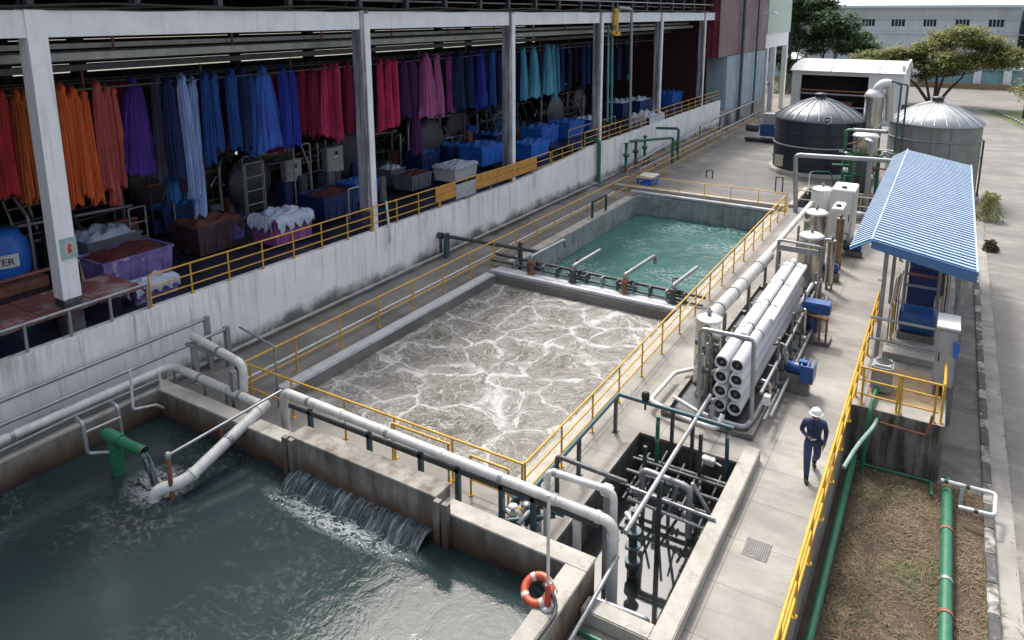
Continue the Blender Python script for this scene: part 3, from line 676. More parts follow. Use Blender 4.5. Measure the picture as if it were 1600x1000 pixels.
g.add(vs,[(i*(ny+1)+j_,(i+1)*(ny+1)+j_,(i+1)*(ny+1)+j_+1,i*(ny+1)+j_+1) for i in range(nx) for j_ in range(ny)],True)
M_fall_keep=M_fall
g.build('overflow_water',M_weir,fix=False); bpy.data.objects['overflow_water']['kind']='structure'
splash(-10.1,DY1-.75,130,2.0,.22,.105,'splash_foam','foam flecks spreading below the weir overflow',8)
# left corner small pipework above dark tank
t=thing('sampling_pipe','thin white sampling pipe hung on the left tank wall','pipe',(-17.3,8.5,.9))
MB().pipe([W(203,578,x=-17.2),W(208,640,x=-17.05),W(245,632,x=-17.05),W(258,638,x=-17.0),W(248,582,x=-17.2)],.035,8).build('pipe',M_white,t)
for k in range(3):
    MB().tube([(-17.5+.1*k,2,.93+.02*k),(-17.42+.1*k,5,.92),(-17.5+.1*k,8,.95),(-17.45+.1*k,10.2,.93)],.03+.01*(k==1),6)\
      .build('conduit',M_dgrey if k else M_galv,None)
    tag(bpy.data.objects['conduit' if k==0 else 'conduit.%03d'%k],('light','dark thick','dark thin')[k]+' conduit lying on the left tank coping','conduit')
# second white pipe loop near right corner
pipe_thing('white_pipe','white pipe arch between the thick white pipe and the small pit',
 [(-6.15,11.25,-.0),(-6.15,11.25,1.62),(-4.75,11.35,1.60),(-4.75,11.35,-1.2)],.072,M_white,joints=[(1,.12,M_galv),(1,.85)],bend=.2)
MB().pipe([(-6.12,11.62,.9),(-6.12,11.6,1.75),(-4.6,11.6,1.7)],.05,8).build('side_pipe',M_dgrey,bpy.data.objects['white_pipe.003'])
pipe_thing('white_post_pipe','short white capped pipe standing in the near left of the pit',[(-5.35,11.0,-1.4),(-5.35,11.0,.98)],.085,M_white,joints=[(0,.97),(0,.55)])
pc=thing('capped_pipe','white pipe with square cap at the left edge of the pit','pipe',(-5.1,11.9,0))
MB().tube([(-5.05,11.7,-1.4),(-5.05,11.7,1.2)],.07,10).build('pipe',M_galv,pc); MB().box(-5.17,-4.93,11.58,11.82,1.2,1.4,.04).build('cap',M_white,pc)
# the thin white pole rising from the lifebuoy
lb=W(856,948,z=.87)
pole=thing('lifebuoy_pole','slim pole with red foot on the tank corner wall','pole',lb)
MB().tube([lb,lb+V(0,0,.42)],.05,10).build('foot',mat('red_paint',(.5,.05,.03),(.35,.04,.03),.5),pole)
MB().tube([lb+V(0,0,.4),lb+V(0,0,2.1)],.03,8).build('shaft',M_white,pole); MB().lathe(lb,[(.14,0),(.14,.02),(.05,.03)],16).build('base_ring',M_galv,pole)
# lifebuoy: torus with white bands
lc=W(840,921,z=.98); bu=thing('lifebuoy','orange lifebuoy with white bands hanging over the tank corner','lifebuoy',lc)
fw=(V(.0,-.35,.75)).normalized(); fu=(V(0,0,1)-fw*fw.z).normalized(); fr=fu.cross(fw)
def torus_arc(a0,a1,Rr,r,n=10,m=12):
    g=MB(); g.tube([lc+fr*math.cos(a0+(a1-a0)*i/n)*Rr+fu*math.sin(a0+(a1-a0)*i/n)*Rr for i in range(n+1)],r,m); return g
M_pitw=mat('pit_wall',(.12,.112,.095),(.05,.047,.04),.85,scale=1.2,streak=(.02,.02,.018),sk_amt=.9,sk_scale=(3,3,.4),sk_thr=(.42,.62))
g=MB(); g.box(PX0,PX0+.015,PY0,PY1,-1.4,-.06); g.box(PX0+.015,PX1,PY1-.015,PY1,-1.4,-.05); g.box(PX1-.015,PX1,PY0,PY1-.015,-1.4,.26); g.box(PX0+.015,PX1-.015,PY0,PY0+.015,-1.4,.2)
single(g,'pit_lining',M_pitw,'dark stained inner walls of the small pit','pit lining')
mf=thing('pit_manifold','dense dark manifold of pipes and valves at the back of the pit','manifold',(-4.8,14.6,-.95)); rnd=random.Random(77)
for k in range(4): MB().tube([(-5.8,14.2+.4*k,-.35+.1*(k%3)),(-3.55,14.2+.4*k,-.35+.1*(k%3))],.045+.015*(k%2),8).build('pipe',M_dgrey,mf)
for k in range(5): MB().tube([(-5.6+.45*k,13.9,-.5+.2*(k%2)),(-5.6+.45*k,15.6,-.3+.2*(k%2))],.035,8).build('cross_pipe',M_dgrey,mf)
for k in range(9):
    p=V(rnd.uniform(-5.7,-3.7),rnd.uniform(13.6,15.4),rnd.uniform(-.45,0)); MB().lathe(p,[(.03,-.12),(.10,-.09),(.10,-.04),(.05,0),(.10,.04),(.10,.08),(.03,.1)],10,'xyz'[k%3] if k%3<2 else 'x').build('valve',(M_dgrey,M_grey,M_galv,M_dgrey)[k%4],mf)
M_org=mat('orange_plastic',(.50,.085,.03),(.36,.06,.03),.45,scale=5,spots=(.3,.1,.07),sp_scale=6)
torus_arc(0,2*math.pi,.225,.07,40,14).build('ring',M_org,bu)
for k in range(4):
    a=math.pi/4+k*math.pi/2; torus_arc(a-.16,a+.16,.225,.074,5,14).build('band',mat('grey_white_band',(.5,.48,.46),None,.6),bu)
MB().pipe([lc+fr*.30,lc+fr*.33+fu*.1,lb+V(0,0,.6)],.012,6).build('rope',M_white,bu)
hb=W(868,935,z=.9); t=thing('grey_hose','grey hose lying along the near tank coping','hose',hb)
MB().tube(fillet([lb+V(-.15,.1,.3),W(868,935,z=1.0),W(868,960,z=.9),W(830,1010,z=.9),W(800,1060,z=.9)],.15),.035,8).build('hose',M_dgrey,t)
pipe_thing('handrail_pipe','grey pipe handrail leaning up beside the front tank corner',[W(885,1010,x=-4.55),W(945,905,x=-4.5),W(965,870,x=-4.5)],.04,M_galv)
pipe_thing('low_pipe','pale bent pipe crossing the near end of the pit',[W(925,935,z=.12),W(1010,968,z=.12),W(1013,985,z=-.3)],.055,M_galv,bend=.08)
pipe_thing('low_green_pipe','thin green pipe on the floor by the tank corner',[(-5.0,9.6,.06),(-3.4,9.55,.06)],.04,M_green)
# pipe rail around pit: blue grey pipe
pz=.98
pipe_thing('blue_grey_pipe','blue grey pipe rail turning around the head of the pit',[(-6.55,11.3,pz),(-6.55,15.75,pz),(-3.62,15.75,pz-.05)],.055,M_tealp,
  supports=[(-6.55,15.6,pz,0),(-6.55,13.5,pz,0),(-6.55,11.6,pz,0),(-5.1,15.75,pz-.05,-.9),(-4.6,15.8,pz-.05,-.9)],sm=M_dgrey,sr=.04,bend=.08)
p=W(1008,640,y=15.75); t=thing('marker_lamp','small black lamp head on the blue grey pipe','lamp',p)
MB().tube([p,p+V(0,0,.28)],.03,8).build('stem',M_dgrey,t); MB().lathe(p+V(0,0,.25),[(.06,0),(.1,.04),(.1,.2),(.05,.24)],14).build('head',M_black,t)
pipe_thing('silver_pipe','long straight silver pipe crossing above the pit',[(-4.42,10.95,1.12),(-4.42,17.4,.55)] and [W(977,832,y=11.1),W(1110,618,y=17.0)],.05,M_galv,
  supports=[(-4.42,13.0,.9,-1),],sm=M_dgrey,sr=.045)
# pit machinery: big arch, cross rails, struts, float box
pt=thing('pit_pipe_frame','grey pipe frame of arches and struts standing in the pit water','pipe frame',(-4.8,13.6,-.95))
A=[W(1003,800,y=13.6),W(1003,733,y=13.6),W(1078,762,y=13.6),W(1075,840,y=13.4)]
MB().pipe(A,.07,12).build('arch',M_grey,pt)
for (p0,p1,yy,rr) in (((985,762),(1118,812),13.2,.04),((990,782),(1108,830),13.1,.035)):
    MB().tube([W(*p0,y=yy),W(*p1,y=yy)],rr,8).build('cross_rail',M_grey,pt)
for (p0,p1,yy,rr) in (((1003,745),(1020,775),14,.03),((1020,745),(1000,790),14,.03),((1040,750),(1030,800),13.9,.03),((1060,757),(1045,800),13.9,.035),((1082,755),(1108,802),13.4,.04),((1094,752),(1075,790),13.6,.03),((1050,755),(1058,790),14.,.025),((985,770),(1005,745),13.4,.035)):
    MB().tube([W(*p0,y=yy),W(*p1,y=yy+.2)],rr,8).build('strut',M_grey if rr>.03 else M_dgrey,pt)
for (px,yy,z0,z1) in ((1005,14.8,-1.2,.4),(1090,15.2,-1.2,.9)):
    p=W(px,780,y=yy); MB().box(p.x-.04,p.x+.04,yy-.04,yy+.04,z0,z1).build('upright',M_dgrey,pt)
pm=thing('pit_pump','vertical submersible pump with valves in the pit','pump',(-4.95,12.1,-.95))
MB().lathe((-4.7,12.3,-1.1),[(.11,0),(.11,.35),(.15,.38),(.15,.5),(.09,.52),(.09,1.1),(.14,1.12),(.14,1.2),(.06,1.22),(.06,1.7)],16).build('body',M_dgrey,pm)
for k in range(3): MB().lathe((-4.7,12.3,-.6+k*.35),[(.16,0),(.16,.04)],16).build('flange',M_tealp,pm)
MB().tube([(-4.7,12.3,.3),(-4.95,12.5,.3)],.05,8).build('outlet',M_white,pm)
bx=W(1108,718,y=15.85); t=thing('junction_box','small white box on the far pit wall','box',bx); MB().box(bx.x-.16,bx.x+.16,15.68,15.88,bx.z-.07,bx.z+.09,.02).build('body',M_white,t); MB().tube([bx+V(.16,-.05,0),bx+V(.32,-.05,-.05)],.03,6).build('plug',M_white,t)
pipe_thing('pit_riser','upright dark green pipe with valve at the head of the pit',[W(1140,690,y=15.7)+V(0,0,-1.9),W(1137,672,y=15.7)],.05,M_tealp,joints=[(0,.93,M_galv),(0,.55)])
pipe_thing('pit_riser','upright grey pipe in the pit below the silver pipe',[(-5.35,15.4,-1.2),(-5.35,15.4,.9)],.05,M_green,joints=[(0,.93,M_galv),(0,.7,M_galv)])
# valve cluster between front wall and pit
vc=thing('valve_cluster','cluster of grey valves and flanged pipes behind the front wall','valve',(-6.6,11.0,0))
rnd=random.Random(11)
for k,(x0,y0,x1,y1,z) in enumerate(((-7.0,10.75,-6.1,11.5,.45),(-7.1,11.25,-6.2,10.8,.35),(-7.15,11.5,-5.9,11.5,.55),(-6.9,10.8,-5.95,10.75,.25),(-7.2,10.9,-7.1,11.8,.3),(-6.5,10.7,-6.5,11.7,.62))):
    MB().tube([(x0,y0,z),(x1,y1,z)],.055,10).build('pipe',M_grey if k%2 else M_tealp,vc)
for k in range(9):
    x,y,z=rnd.uniform(-7.1,-6.0),rnd.uniform(10.7,11.6),rnd.uniform(.2,.65)
    MB().lathe((x,y,z-.09),[(.03,0),(.1,.02),(.1,.06),(.045,.08),(.045,.16),(.1,.18),(.1,.2),(.03,.22)],12,'x' if k%2 else 'z').build('valve',(M_galv,M_tealp,M_white)[k%3],vc)
# ---- floodlight / short pole by railing corner
t=thing('bent_lamp_pole','short bent grey pole at the front left railing','pole',(-14.9,12.1,0))
MB().pipe([(-14.95,12.05,0),(-14.95,12.05,1.75),(-16.6,12.25,1.85)],.03,8).build('pole',M_grey,t)
# pipe along left walkway
pipe_thing('thin_white_pipe','thin white pipe lying along the left walkway',[(-16.5,12,.3),(-16.4,38,.3)],.035,M_white)
pipe_thing('wall_foot_pipe','grey pipe at the foot of the retaining wall',[(-18.5,10.6,.2),(-18.5,39,.2)] ,.05,M_conc)
pipe_thing('far_wall_pipe','long white pipe run along the far foot of the wall',[(-18.2,46,.5),(-18.2,60,1.2),(-18.2,82,1.3)],.08,M_galv,supports=[(-18.2,y,.6 if y<55 else 1.15,0) for y in (48,54,60,66,72,78)],sm=M_dgrey)
pipe_thing('far_wall_pipe','lower white pipe run beside the far yellow railing',[(-17.3,44,.4),(-17.3,80,.4)],.07,M_galv,supports=[(-17.3,y,.4,0) for y in (47,53,59,65,71,77)],sm=M_dgrey)
# black pipe from wall across to green tank + decanter arms
dp=thing('cross_pipe','dark pipe crossing from the retaining wall to the green tank','pipe',(-18.7,24,0))
MB().tube([(-18.8,24.35,.95),(-14.2,25.1,.75)],.08,12).build('pipe',M_dgrey,dp)
for x in (-18.4,): 
    MB().box(x-.08,x+.08,24.2,24.45,0,1.1).build('post',M_tealp,dp)
MB().lathe((-18.7,24.3,.95),[(.15,-.1),(.15,.1)],14,'x').build('flange',M_dgrey,dp); MB().box(-15.1,-14.95,24.9,25.05,-.4,1.05).build('post',M_dgrey,dp)
MB().tube([(-18.7,24.3,.95),(-18.7,24.3,.1)],.07,10).build('drop',M_dgrey,dp)
dr=thing('diffuser_header','pair of long dark air header pipes across the tank divider','pipe',(-11.5,24.6,0))
for (dy,dz,rr) in ((24.75,.33,.06),(24.5,.12,.045)):
    MB().tube([(-16.2,dy,dz+.1),(-7.0,dy+.0,dz)],rr,10).build('pipe',M_dgrey,dr)
for k in range(12):
    MB().box(-15+k*.66-.03,-15+k*.66+.03,24.45,24.8,.03,.42).build('bracket',M_dgrey if k%2 else M_galv,dr)
for k,xx in enumerate((-14.1,-12.2,-10.0,-8.1)):
    t=thing('decanter_arm',('first','second','third','fourth')[k]+' swing arm from the left on the divider between the tanks','pipe arm',(xx,24.4,0),'swing arms on the tank divider')
    MB().lathe((xx,24.35,0),[(.2,0),(.2,.05),(.12,.07),(.12,.5),(.17,.52),(.17,.6),(.1,.62)],14).build('base',M_rust if k%2==0 else M_dgrey,t)
    MB().pipe([(xx,24.3,.62),(xx,24.35,.78),(xx+.35,26.6,.95),(xx+.35,26.65,.6)] if k%2==0 else [(xx,24.3,.5),(xx,24.35,.72),(xx+.3,26.2,.9)],.075,12).build('arm',M_grey,t)
    MB().pipe([(xx+.05,24.4,.5),(xx-.25,25,.75),(xx-.3,25.8,.45)],.035,8).build('hose',M_black,t)
    MB().lathe((xx+.22,24.6,.35),[(.02,-.04),(.16,-.03),(.16,.0),(.02,.01)],14,'y').build('hand_wheel',M_dgrey,t)
    MB().tube([(xx-.3,24.5,.3),(xx+.45,24.5,.3)],.06,8).build('valve_body',M_dgrey,t)
# dark gate frame at far left corner of green tank
t=thing('sluice_frame','dark steel sluice frame on the far left tank edge','frame',(-15.4,33.5,0))
for yy in (32.9,34.6): MB().box(-15.5,-15.4,yy,yy+.1,-1,.9).build('post',M_dgrey,t)
MB().box(-15.5,-15.4,32.9,34.7,.9,1.).build('beam',M_dgrey,t)
# green pipes on the wall far
t=pipe_thing('green_downpipe','green downpipe bent over the top of the white wall',[(-19.4,40.6,2.75),(-18.66,40.6,2.75),(-18.66,40.6,.1)],.13,M_green,bend=.2)
t=pipe_thing('green_arch','green pipe arch standing against the far wall',[(-18.6,50.5,2.2),(-16.9,50.5,2.3),(-16.9,50.5,.0)],.1,M_green,bend=.2)
pipe_thing('green_arch','second green pipe arch reaching from the wall over the walkway',[(-18.6,45.5,1.95),(-16.6,48.5,1.95),(-16.6,48.5,0)],.1,M_green,bend=.2)
for k,y in enumerate((44.6,46.3,48)):
    t=thing('wall_valve',('left','middle','right')[k]+' green valve body hanging on the far wall','valve',(-18.5,y,.5),'green valves on the far wall')
    MB().lathe((-18.5,y,.3),[(.10,0),(.17,.02),(.17,.08),(.1,.1),(.1,.7),(.2,.75),(.2,.95),(.1,1.0),(.1,1.6),(.16,1.62),(.16,1.7)],12).build('body',M_green if k!=1 else M_dgrey,t)
    MB().tube([(-18.5,y,0),(-18.5,y,.4)],.07,8).build('stem',M_rust,t)
# ================================================================ HANGING CLOTH
def hank(name_col,label,pt,pb,wt,wb,X,rnd,group,folds=9,col=None,depth=.16,rag=.12):
    """pt / pb: photo pixels of top and bottom centre; wt / wb widths in metres; hangs in the plane x=X"""
    T=W(*pt,x=X); B_=W(*pb,x=X); 
    g=MB(); n=64; m=14; folds=int(folds*1.6); wob=rnd.uniform(.03,.10); vs=[]; ph=[rnd.uniform(0,6.28) for _ in range(4)]
    for i in range(m+1):
        t=i/m; k=t**.75
        c=T.lerp(B_,t); w_=lerp(wt,wb,k)/2*(.86+wob*math.sin(4.3*t+ph[2])); d=lerp(depth*.6,depth,k)
        if i==0: w_*=.7; d*=.7
        for j in range(n):
            a=2*math.pi*j/n
            q=1+.14*math.cos(folds*a+ph[0]+.9*math.sin(3*t+ph[1]))+.10*math.cos((folds//2+3)*a+ph[2]+t*2)
            dz=0
            if i==m: dz=-rag*1.5*(.5+.5*math.cos(3*a+ph[3]))-rag*.9*rnd.random()
            vs.append((c.x+math.sin(a)*d*q,c.y+math.cos(a)*w_*q+.02*math.sin(5*t+ph[1]),c.z+dz))
    g.add(vs,[(i*n+j,i*n+(j+1)%n,(i+1)*n+(j+1)%n,(i+1)*n+j) for i in range(m) for j in range(n)],True)
    g.add(vs[:n],[tuple(range(n))]); g.add(vs[-n:],[tuple(range(n))])
    # loop over the hanging rod
    g.tube([T+V(.0,-.02,-.25),T+V(.1,0,.06),T+V(-.02,0,.14),T+V(-.14,0,.05),T+V(-.1,.02,-.25)],min(.09,wt*.5),8)
    o=g.build('hanging_cloth',cloth(name_col,col)); return tag(o,label,'hanging cloth',group)
rnd=random.Random(21)
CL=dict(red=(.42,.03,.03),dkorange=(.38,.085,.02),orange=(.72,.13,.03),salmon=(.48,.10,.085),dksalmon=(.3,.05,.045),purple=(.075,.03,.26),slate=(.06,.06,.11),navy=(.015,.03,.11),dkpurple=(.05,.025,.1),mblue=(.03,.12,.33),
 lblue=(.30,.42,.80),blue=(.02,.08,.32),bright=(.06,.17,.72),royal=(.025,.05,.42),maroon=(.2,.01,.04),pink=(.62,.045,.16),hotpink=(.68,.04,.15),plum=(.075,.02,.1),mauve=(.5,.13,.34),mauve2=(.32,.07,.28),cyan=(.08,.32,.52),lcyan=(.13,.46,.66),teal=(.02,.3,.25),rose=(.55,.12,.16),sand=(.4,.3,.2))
CLn=dict(red='red',dkorange='dark orange',orange='bright orange',salmon='salmon',dksalmon='dark salmon',purple='purple',slate='slate grey',navy='navy',dkpurple='dark purple',mblue='medium blue',lblue='pale blue',blue='deep blue',bright='bright blue',royal='royal blue',maroon='maroon',pink='pink',hotpink='hot pink',plum='plum',mauve='mauve pink',mauve2='dark mauve',cyan='cyan',lcyan='light cyan',teal='teal green',rose='rose',sand='sand')
# colour, top px, bottom px, bottom width m, top width m, distinguishing words
HK=[('red',(0,150),(12,297),.5,.3,'leftmost in the frame'),('red',(8,175),(34,296),.4,.15,'between the orange ones left of the first column'),
('dkorange',(24,148),(44,306),.42,.3,'left of the first column, front'),('dkorange',(38,150),(60,302),.38,.26,'half hidden by the first column'),
('orange',(95,140),(119,312),.42,.3,'just right of the first column'),('orange',(113,145),(135,298),.46,.28,'in the middle of the orange three'),('orange',(129,148),(151,308),.42,.26,'rightmost of the orange three'),
('salmon',(150,135),(166,288),.38,.3,'left of the salmon pair'),('salmon',(165,141),(180,310),.36,.28,'longest, in the middle of the salmon ones'),('salmon',(175,143),(190,284),.34,.24,'rightmost of the salmon ones'),
('purple',(206,128),(217,263),1.5,.3,'spread into a wide triangle'),('slate',(244,126),(256,272),.55,.36,'between the purple triangle and the blues'),
('navy',(262,128),(276,272),.5,.36,'dark strand right of the slate one'),('dkpurple',(274,132),(288,290),.42,.3,'behind the pale blue pair'),('mblue',(262,200),(272,306),.45,.3,'low hanging below the navy one'),
('mblue',(282,200),(294,306),.4,.3,'low hanging beside the pale blue pair'),
('lblue',(284,124),(304,300),.5,.3,'left of the pale blue pair'),('lblue',(300,128),(313,330),.46,.32,'right and longest of the pale blue pair'),
('blue',(319,120),(329,248),.36,.3,'left strand after the pale blue pair'),('blue',(333,120),(341,226),.4,.32,'short strand after the pale blue pair'),
('blue',(360,115),(368,225),.5,.4,'thick one left of the bright blue triangle'),('navy',(376,113),(385,226),.5,.4,'beside the thick deep blue one'),('blue',(389,120),(398,236),.45,.36,'directly left of the bright blue triangle'),
('bright',(409,110),(420,226),1.55,.5,'spread into a wide triangle'),('royal',(440,110),(449,222),.5,.36,'just right of the bright blue triangle'),('royal',(454,114),(462,222),.5,.4,'wide one left of the maroon row'),
('maroon',(470,112),(474,200),.6,.5,'first of the maroon row'),('maroon',(486,114),(490,205),.6,.5,'second of the maroon row'),
('pink',(505,106),(508,205),.6,.36,'longer one left of the second column'),('pink',(518,108),(522,207),.5,.4,'middle one left of the second column'),('pink',(525,106),(530,212),.36,.3,'ragged one nearest the second column'),
('maroon',(541,102),(545,200),.6,.5,'last before the second column'),('hotpink',(593,98),(597,196),.5,.36,'first right of the second column'),('hotpink',(606,99),(608,192),.48,.36,'second right of the second column'),('hotpink',(616,98),(618,190),.42,.36,'third right of the second column'),
('plum',(630,98),(634,178),.6,.5,'left of the long plum strand'),('plum',(645,95),(651,236),.75,.6,'longest, reaching down to the round machine'),
('mauve',(665,88),(669,176),1.5,.4,'spread into a wide triangle'),('mauve',(682,89),(688,175),.6,.36,'narrow one right of the mauve triangle'),('mauve2',(702,92),(704,170),.6,.5,'alone before the navy row'),
('navy',(716,86),(718,164),.8,.7,'after the mauve ones'),('navy',(732,86),(735,163),.7,.6,'left of the royal blue triangle'),('royal',(750,81),(752,163),1.25,.4,'spread into a small triangle'),
('blue',(768,82),(770,160),.55,.5,'right of the royal blue triangle'),('navy',(781,86),(783,158),.7,.6,'left of the third column'),
('cyan',(817,78),(819,151),.7,.5,'right beside the third column'),('lcyan',(833,76),(835,147),1.35,.4,'left of the two light cyan triangles'),('lcyan',(855,73),(856,142),1.4,.36,'right of the two light cyan triangles'),
('lcyan',(863,74),(866,150),.36,.3,'thin strand after the cyan triangles'),('cyan',(870,76),(871,140),.36,.36,'last thin strand of the cyan group'),
]
for c_,pt,pb,wb,wt,wd in HK:
    X=-22.0-rnd.uniform(0,.5)
    hank(c_,'%s hanging cloth, %s'%(CLn[c_],wd),pt,pb,wt*1.05,wb*1.1,X,rnd,'dyed cloths hanging in the front row',9 if wb<1 else 17,CL[c_],.17 if wb<1 else .25)
hank('teal','thin teal green cloth hanging deep between the fourth and fifth columns',(980,66),(981,122),.45,.45,-25,rnd,'dyed cloths hanging in the back row',5,CL['teal'],.12)
hank('rose','rose dyed cloth hanging alone near the maroon clad end',(1064,90),(1065,140),.7,1.0,-23.5,rnd,'dyed cloths hanging at the far end',9,CL['rose'],.2)
hank('dksalmon','dark salmon cloth hanging behind the lone rose one',(1057,90),(1058,128),.5,.5,-24.2,rnd,'dyed cloths hanging at the far end',7,CL['dksalmon'],.2)
hank('sand','sand coloured cloth hanging below the maroon cladding',(1121,88),(1122,103),.9,.9,-20.6,rnd,'dyed cloths hanging at the far end',7,CL['sand'],.2,.3)
# back rows: darker cloths
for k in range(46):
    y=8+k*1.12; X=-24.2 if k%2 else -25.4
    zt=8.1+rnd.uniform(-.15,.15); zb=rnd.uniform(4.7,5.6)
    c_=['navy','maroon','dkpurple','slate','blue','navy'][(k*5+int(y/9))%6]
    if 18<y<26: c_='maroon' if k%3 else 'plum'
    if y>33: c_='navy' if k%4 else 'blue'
    g0_=len(HK)
    n=26; m=6; g=MB(); vs=[]; w_=rnd.uniform(.25,.5); ph=rnd.uniform(0,6)
    for i in range(m+1):
        for j in range(n):
            a=2*math.pi*j/n; q=1+.16*math.cos(8*a+ph); t=i/m
            vs.append((X+math.sin(a)*.14*q,y+math.cos(a)*w_*q*(.7+.3*t),zt+(zb-zt)*t-(.12*rnd.random() if i==m else 0)))
    g.add(vs,[(i*n+j,i*n+(j+1)%n,(i+1)*n+(j+1)%n,(i+1)*n+j) for i in range(m) for j in range(n)],True); g.add(vs[:n],[tuple(range(n))])
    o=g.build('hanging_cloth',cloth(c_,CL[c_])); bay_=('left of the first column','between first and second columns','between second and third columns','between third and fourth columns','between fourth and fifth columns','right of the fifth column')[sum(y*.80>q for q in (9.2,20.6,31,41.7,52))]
    tag(o,'%s cloth in the shadowy %s row %s'%(CLn[c_],'second' if k%2==0 else 'third',bay_),'hanging cloth','%s back row cloths %s'%(CLn[c_],bay_))
# rods the cloths hang on
for k,y in enumerate([8.5+1.9*i for i in range(26)]):
    o=MB().tube([(-23.2,y,8.22+.0*k),(-21.5,y+.25,8.2)],.03,6).build('hanging_rod',M_dgrey); o.parent=bd; o['dummy']=0; del o['dummy']
for X in (-22.2,-24.3,-25.4):
    MB().tube([(X,4,8.3),(X,62,8.3)],.035,6).build('hanging_rail',M_dgrey,bd)
# ================================================================ DYEING MACHINES
M_bblue=mat('blue_plastic',(.02,.16,.62),(.015,.10,.42),.45,scale=2,spots=(.05,.05,.2),sp_scale=3)
M_bnavy=mat('navy_plastic',(.012,.03,.13),(.01,.02,.08),.5,scale=2)
M_bpurp=mat('purple_plastic',(.22,.17,.40),(.10,.06,.22),.5,scale=2,spots=(.5,.45,.6),sp_scale=3)
M_bpink=mat('pink_plastic',(.33,.10,.3),(.2,.06,.2),.5,scale=2)
M_bgrey=mat('grey_plastic',(.13,.15,.18),(.09,.1,.12),.5,scale=2)

M_mach=mat('dark_machine_steel',(.10,.10,.105),(.05,.05,.055),.3,metal=.8,scale=2,rv=.12)
M_machend=mat('machine_end_steel',(.085,.085,.09),(.04,.042,.05),.5,metal=.2,scale=1.4,spots=(.03,.06,.12),sp_scale=.9)
rndm=random.Random(99)
def machine(px,py,X,r,L,label,m_end=None,ladder=False):
    c=W(px,py,z=3.45)
    if c.x<-26.6: c=W(px,py,x=-26.6)
    kk=c.x/X; r*=kk; L*=kk; t=thing('dyeing_machine',label,'machine',(c.x,c.y,2.2),'round dyeing machines on the dye house floor')
    MB().lathe((c.x-L,c.y,c.z),[(r*.6,-.2),(r,0),(r,L),(r*.97,L+.02)],36,'x').build('drum',M_mach,t)
    for q_ in range(9): MB().lathe((c.x-.15-rndm.random()*L*.8,c.y-r*.75+rndm.uniform(-.2,.2),c.z+rndm.uniform(-.2,.9)*r*.7),[(.03,-.2),(.09,-.12),(.12,0),(.05,.1),(.1,.16)],8,'xyz'[q_%3] if q_%3<2 else 'x').build('fitting',(M_dgrey,M_steel,M_mach)[q_%3],t)
    MB().lathe((c.x+.021,c.y,c.z),[(r*.98,0),(r*.85,.14),(r*.5,.24),(.04,.28)],36,'x').build('end_cap',m_end or M_machend,t)
    MB().lathe((c.x-.1,c.y,c.z),[(r*1.05,0),(r*1.05,.08)],36,'x').build('flange_ring',M_mach,t)
    MB().lathe((c.x-L*.5,c.y,c.z+r*.92),[(.3,0),(.3,.35),(.36,.36),(.36,.42),(.05,.5)],18).build('hatch',M_steel,t)
    for dx in (-.3,-L+.4):
        g=MB(); g.box(c.x+dx-.08,c.x+dx+.08,c.y-r*.7,c.y+r*.7,2.1,c.z-r*.72); g.build('leg_frame',M_dgrey,t)
    MB().pipe([(c.x-.4,c.y-r-.12,2.3),(c.x-.4,c.y-r-.12,c.z+r*.8),(c.x-1.4,c.y,c.z+r+.3),(c.x-2.2,c.y+.3,c.z+r+.1)],.07,8).build('feed_pipe',M_galv,t)
    MB().pipe([(c.x-.9,c.y-r-.05,2.5),(c.x-.9,c.y-r-.2,c.z),(c.x-.9,c.y-r*.3,c.z+r+.1)],.05,8).build('side_pipe',M_steel,t)
    for k in range(4): MB().lathe((c.x-.3-k*.5,c.y-r*.99,c.z+.1),[(.07,-.08),(.1,0),(.07,.08)],10,'y').build('valve',M_steel,t)
    return t
machine(672,222,-22.6,1.15,2.6,'large dark drum machine under the long plum cloth',M_machend)
machine(716,200,-23.3,1.1,2.6,'drum machine right of the plum cloth machine')
machine(786,190,-23.0,1.15,2.6,'blue painted drum machine behind the third column',M_blue)
machine(868,178,-23.2,1.2,3.,'dark drum machine below the cyan cloths')
machine(905,160,-24.5,1.1,2.6,'drum machine left of the fourth column')
machine(392,285,-22.2,.95,2.4,'drum machine with chrome fittings behind the tall ladder')
machine(548,240,-22.8,1.05,2.4,'drum machine behind the grey control boxes')
machine(250,275,-23.4,1.1,2.8,'dark drum machine beneath the purple cloth')
machine(330,262,-24.2,1.1,2.8,'dark drum machine behind the pale blue cloths')
for k,(yy,xx,wd) in enumerate(((12.5,-25.5,'behind the first column'),(17.5,-26.5,'behind the pale blue cloths'),(23,-25.5,'behind the control boxes'),(28.5,-26.8,'behind the pink cloths'),(34.5,-26.2,'behind the mauve cloths'),(38.5,-25.2,'behind the third column'),(43.5,-26.2,'behind the cyan cloths'),(49,-25,'behind the fourth column'))):
    t=thing('pipe_rack','dark rack of pipes and valves in the shadow '+wd,'pipe rack',(xx,yy,2.2)); rr_=random.Random(k)
    for q in range(7):
        z_=2.6+rr_.random()*2.2; MB().tube([(xx+rr_.uniform(-.8,.8),yy-2,z_),(xx+rr_.uniform(-.8,.8),yy+2,z_)],rr_.uniform(.03,.09),8).build('pipe',(M_dgrey,M_mach,M_galv,M_rust)[rr_.randrange(4)],t)
    for q in range(8):
        y_=yy+rr_.uniform(-2,2); x_=xx+rr_.uniform(-.6,1.2); MB().pipe([(x_,y_,2.2),(x_,y_,2.8+rr_.random()*2),(x_-.7,y_,3.2+rr_.random()*2)],rr_.uniform(.03,.07),8).build('riser',(M_dgrey,M_mach,M_galv)[rr_.randrange(3)],t)
    for q in range(5):
        MB().box(xx+.2,xx+.9,yy-2+q*.85,yy-1.5+q*.85,2.2,2.6+rr_.random()*.9,.04).build('box',(M_bnavy,M_dgrey,M_mach,M_bgrey,M_rust)[q],t)
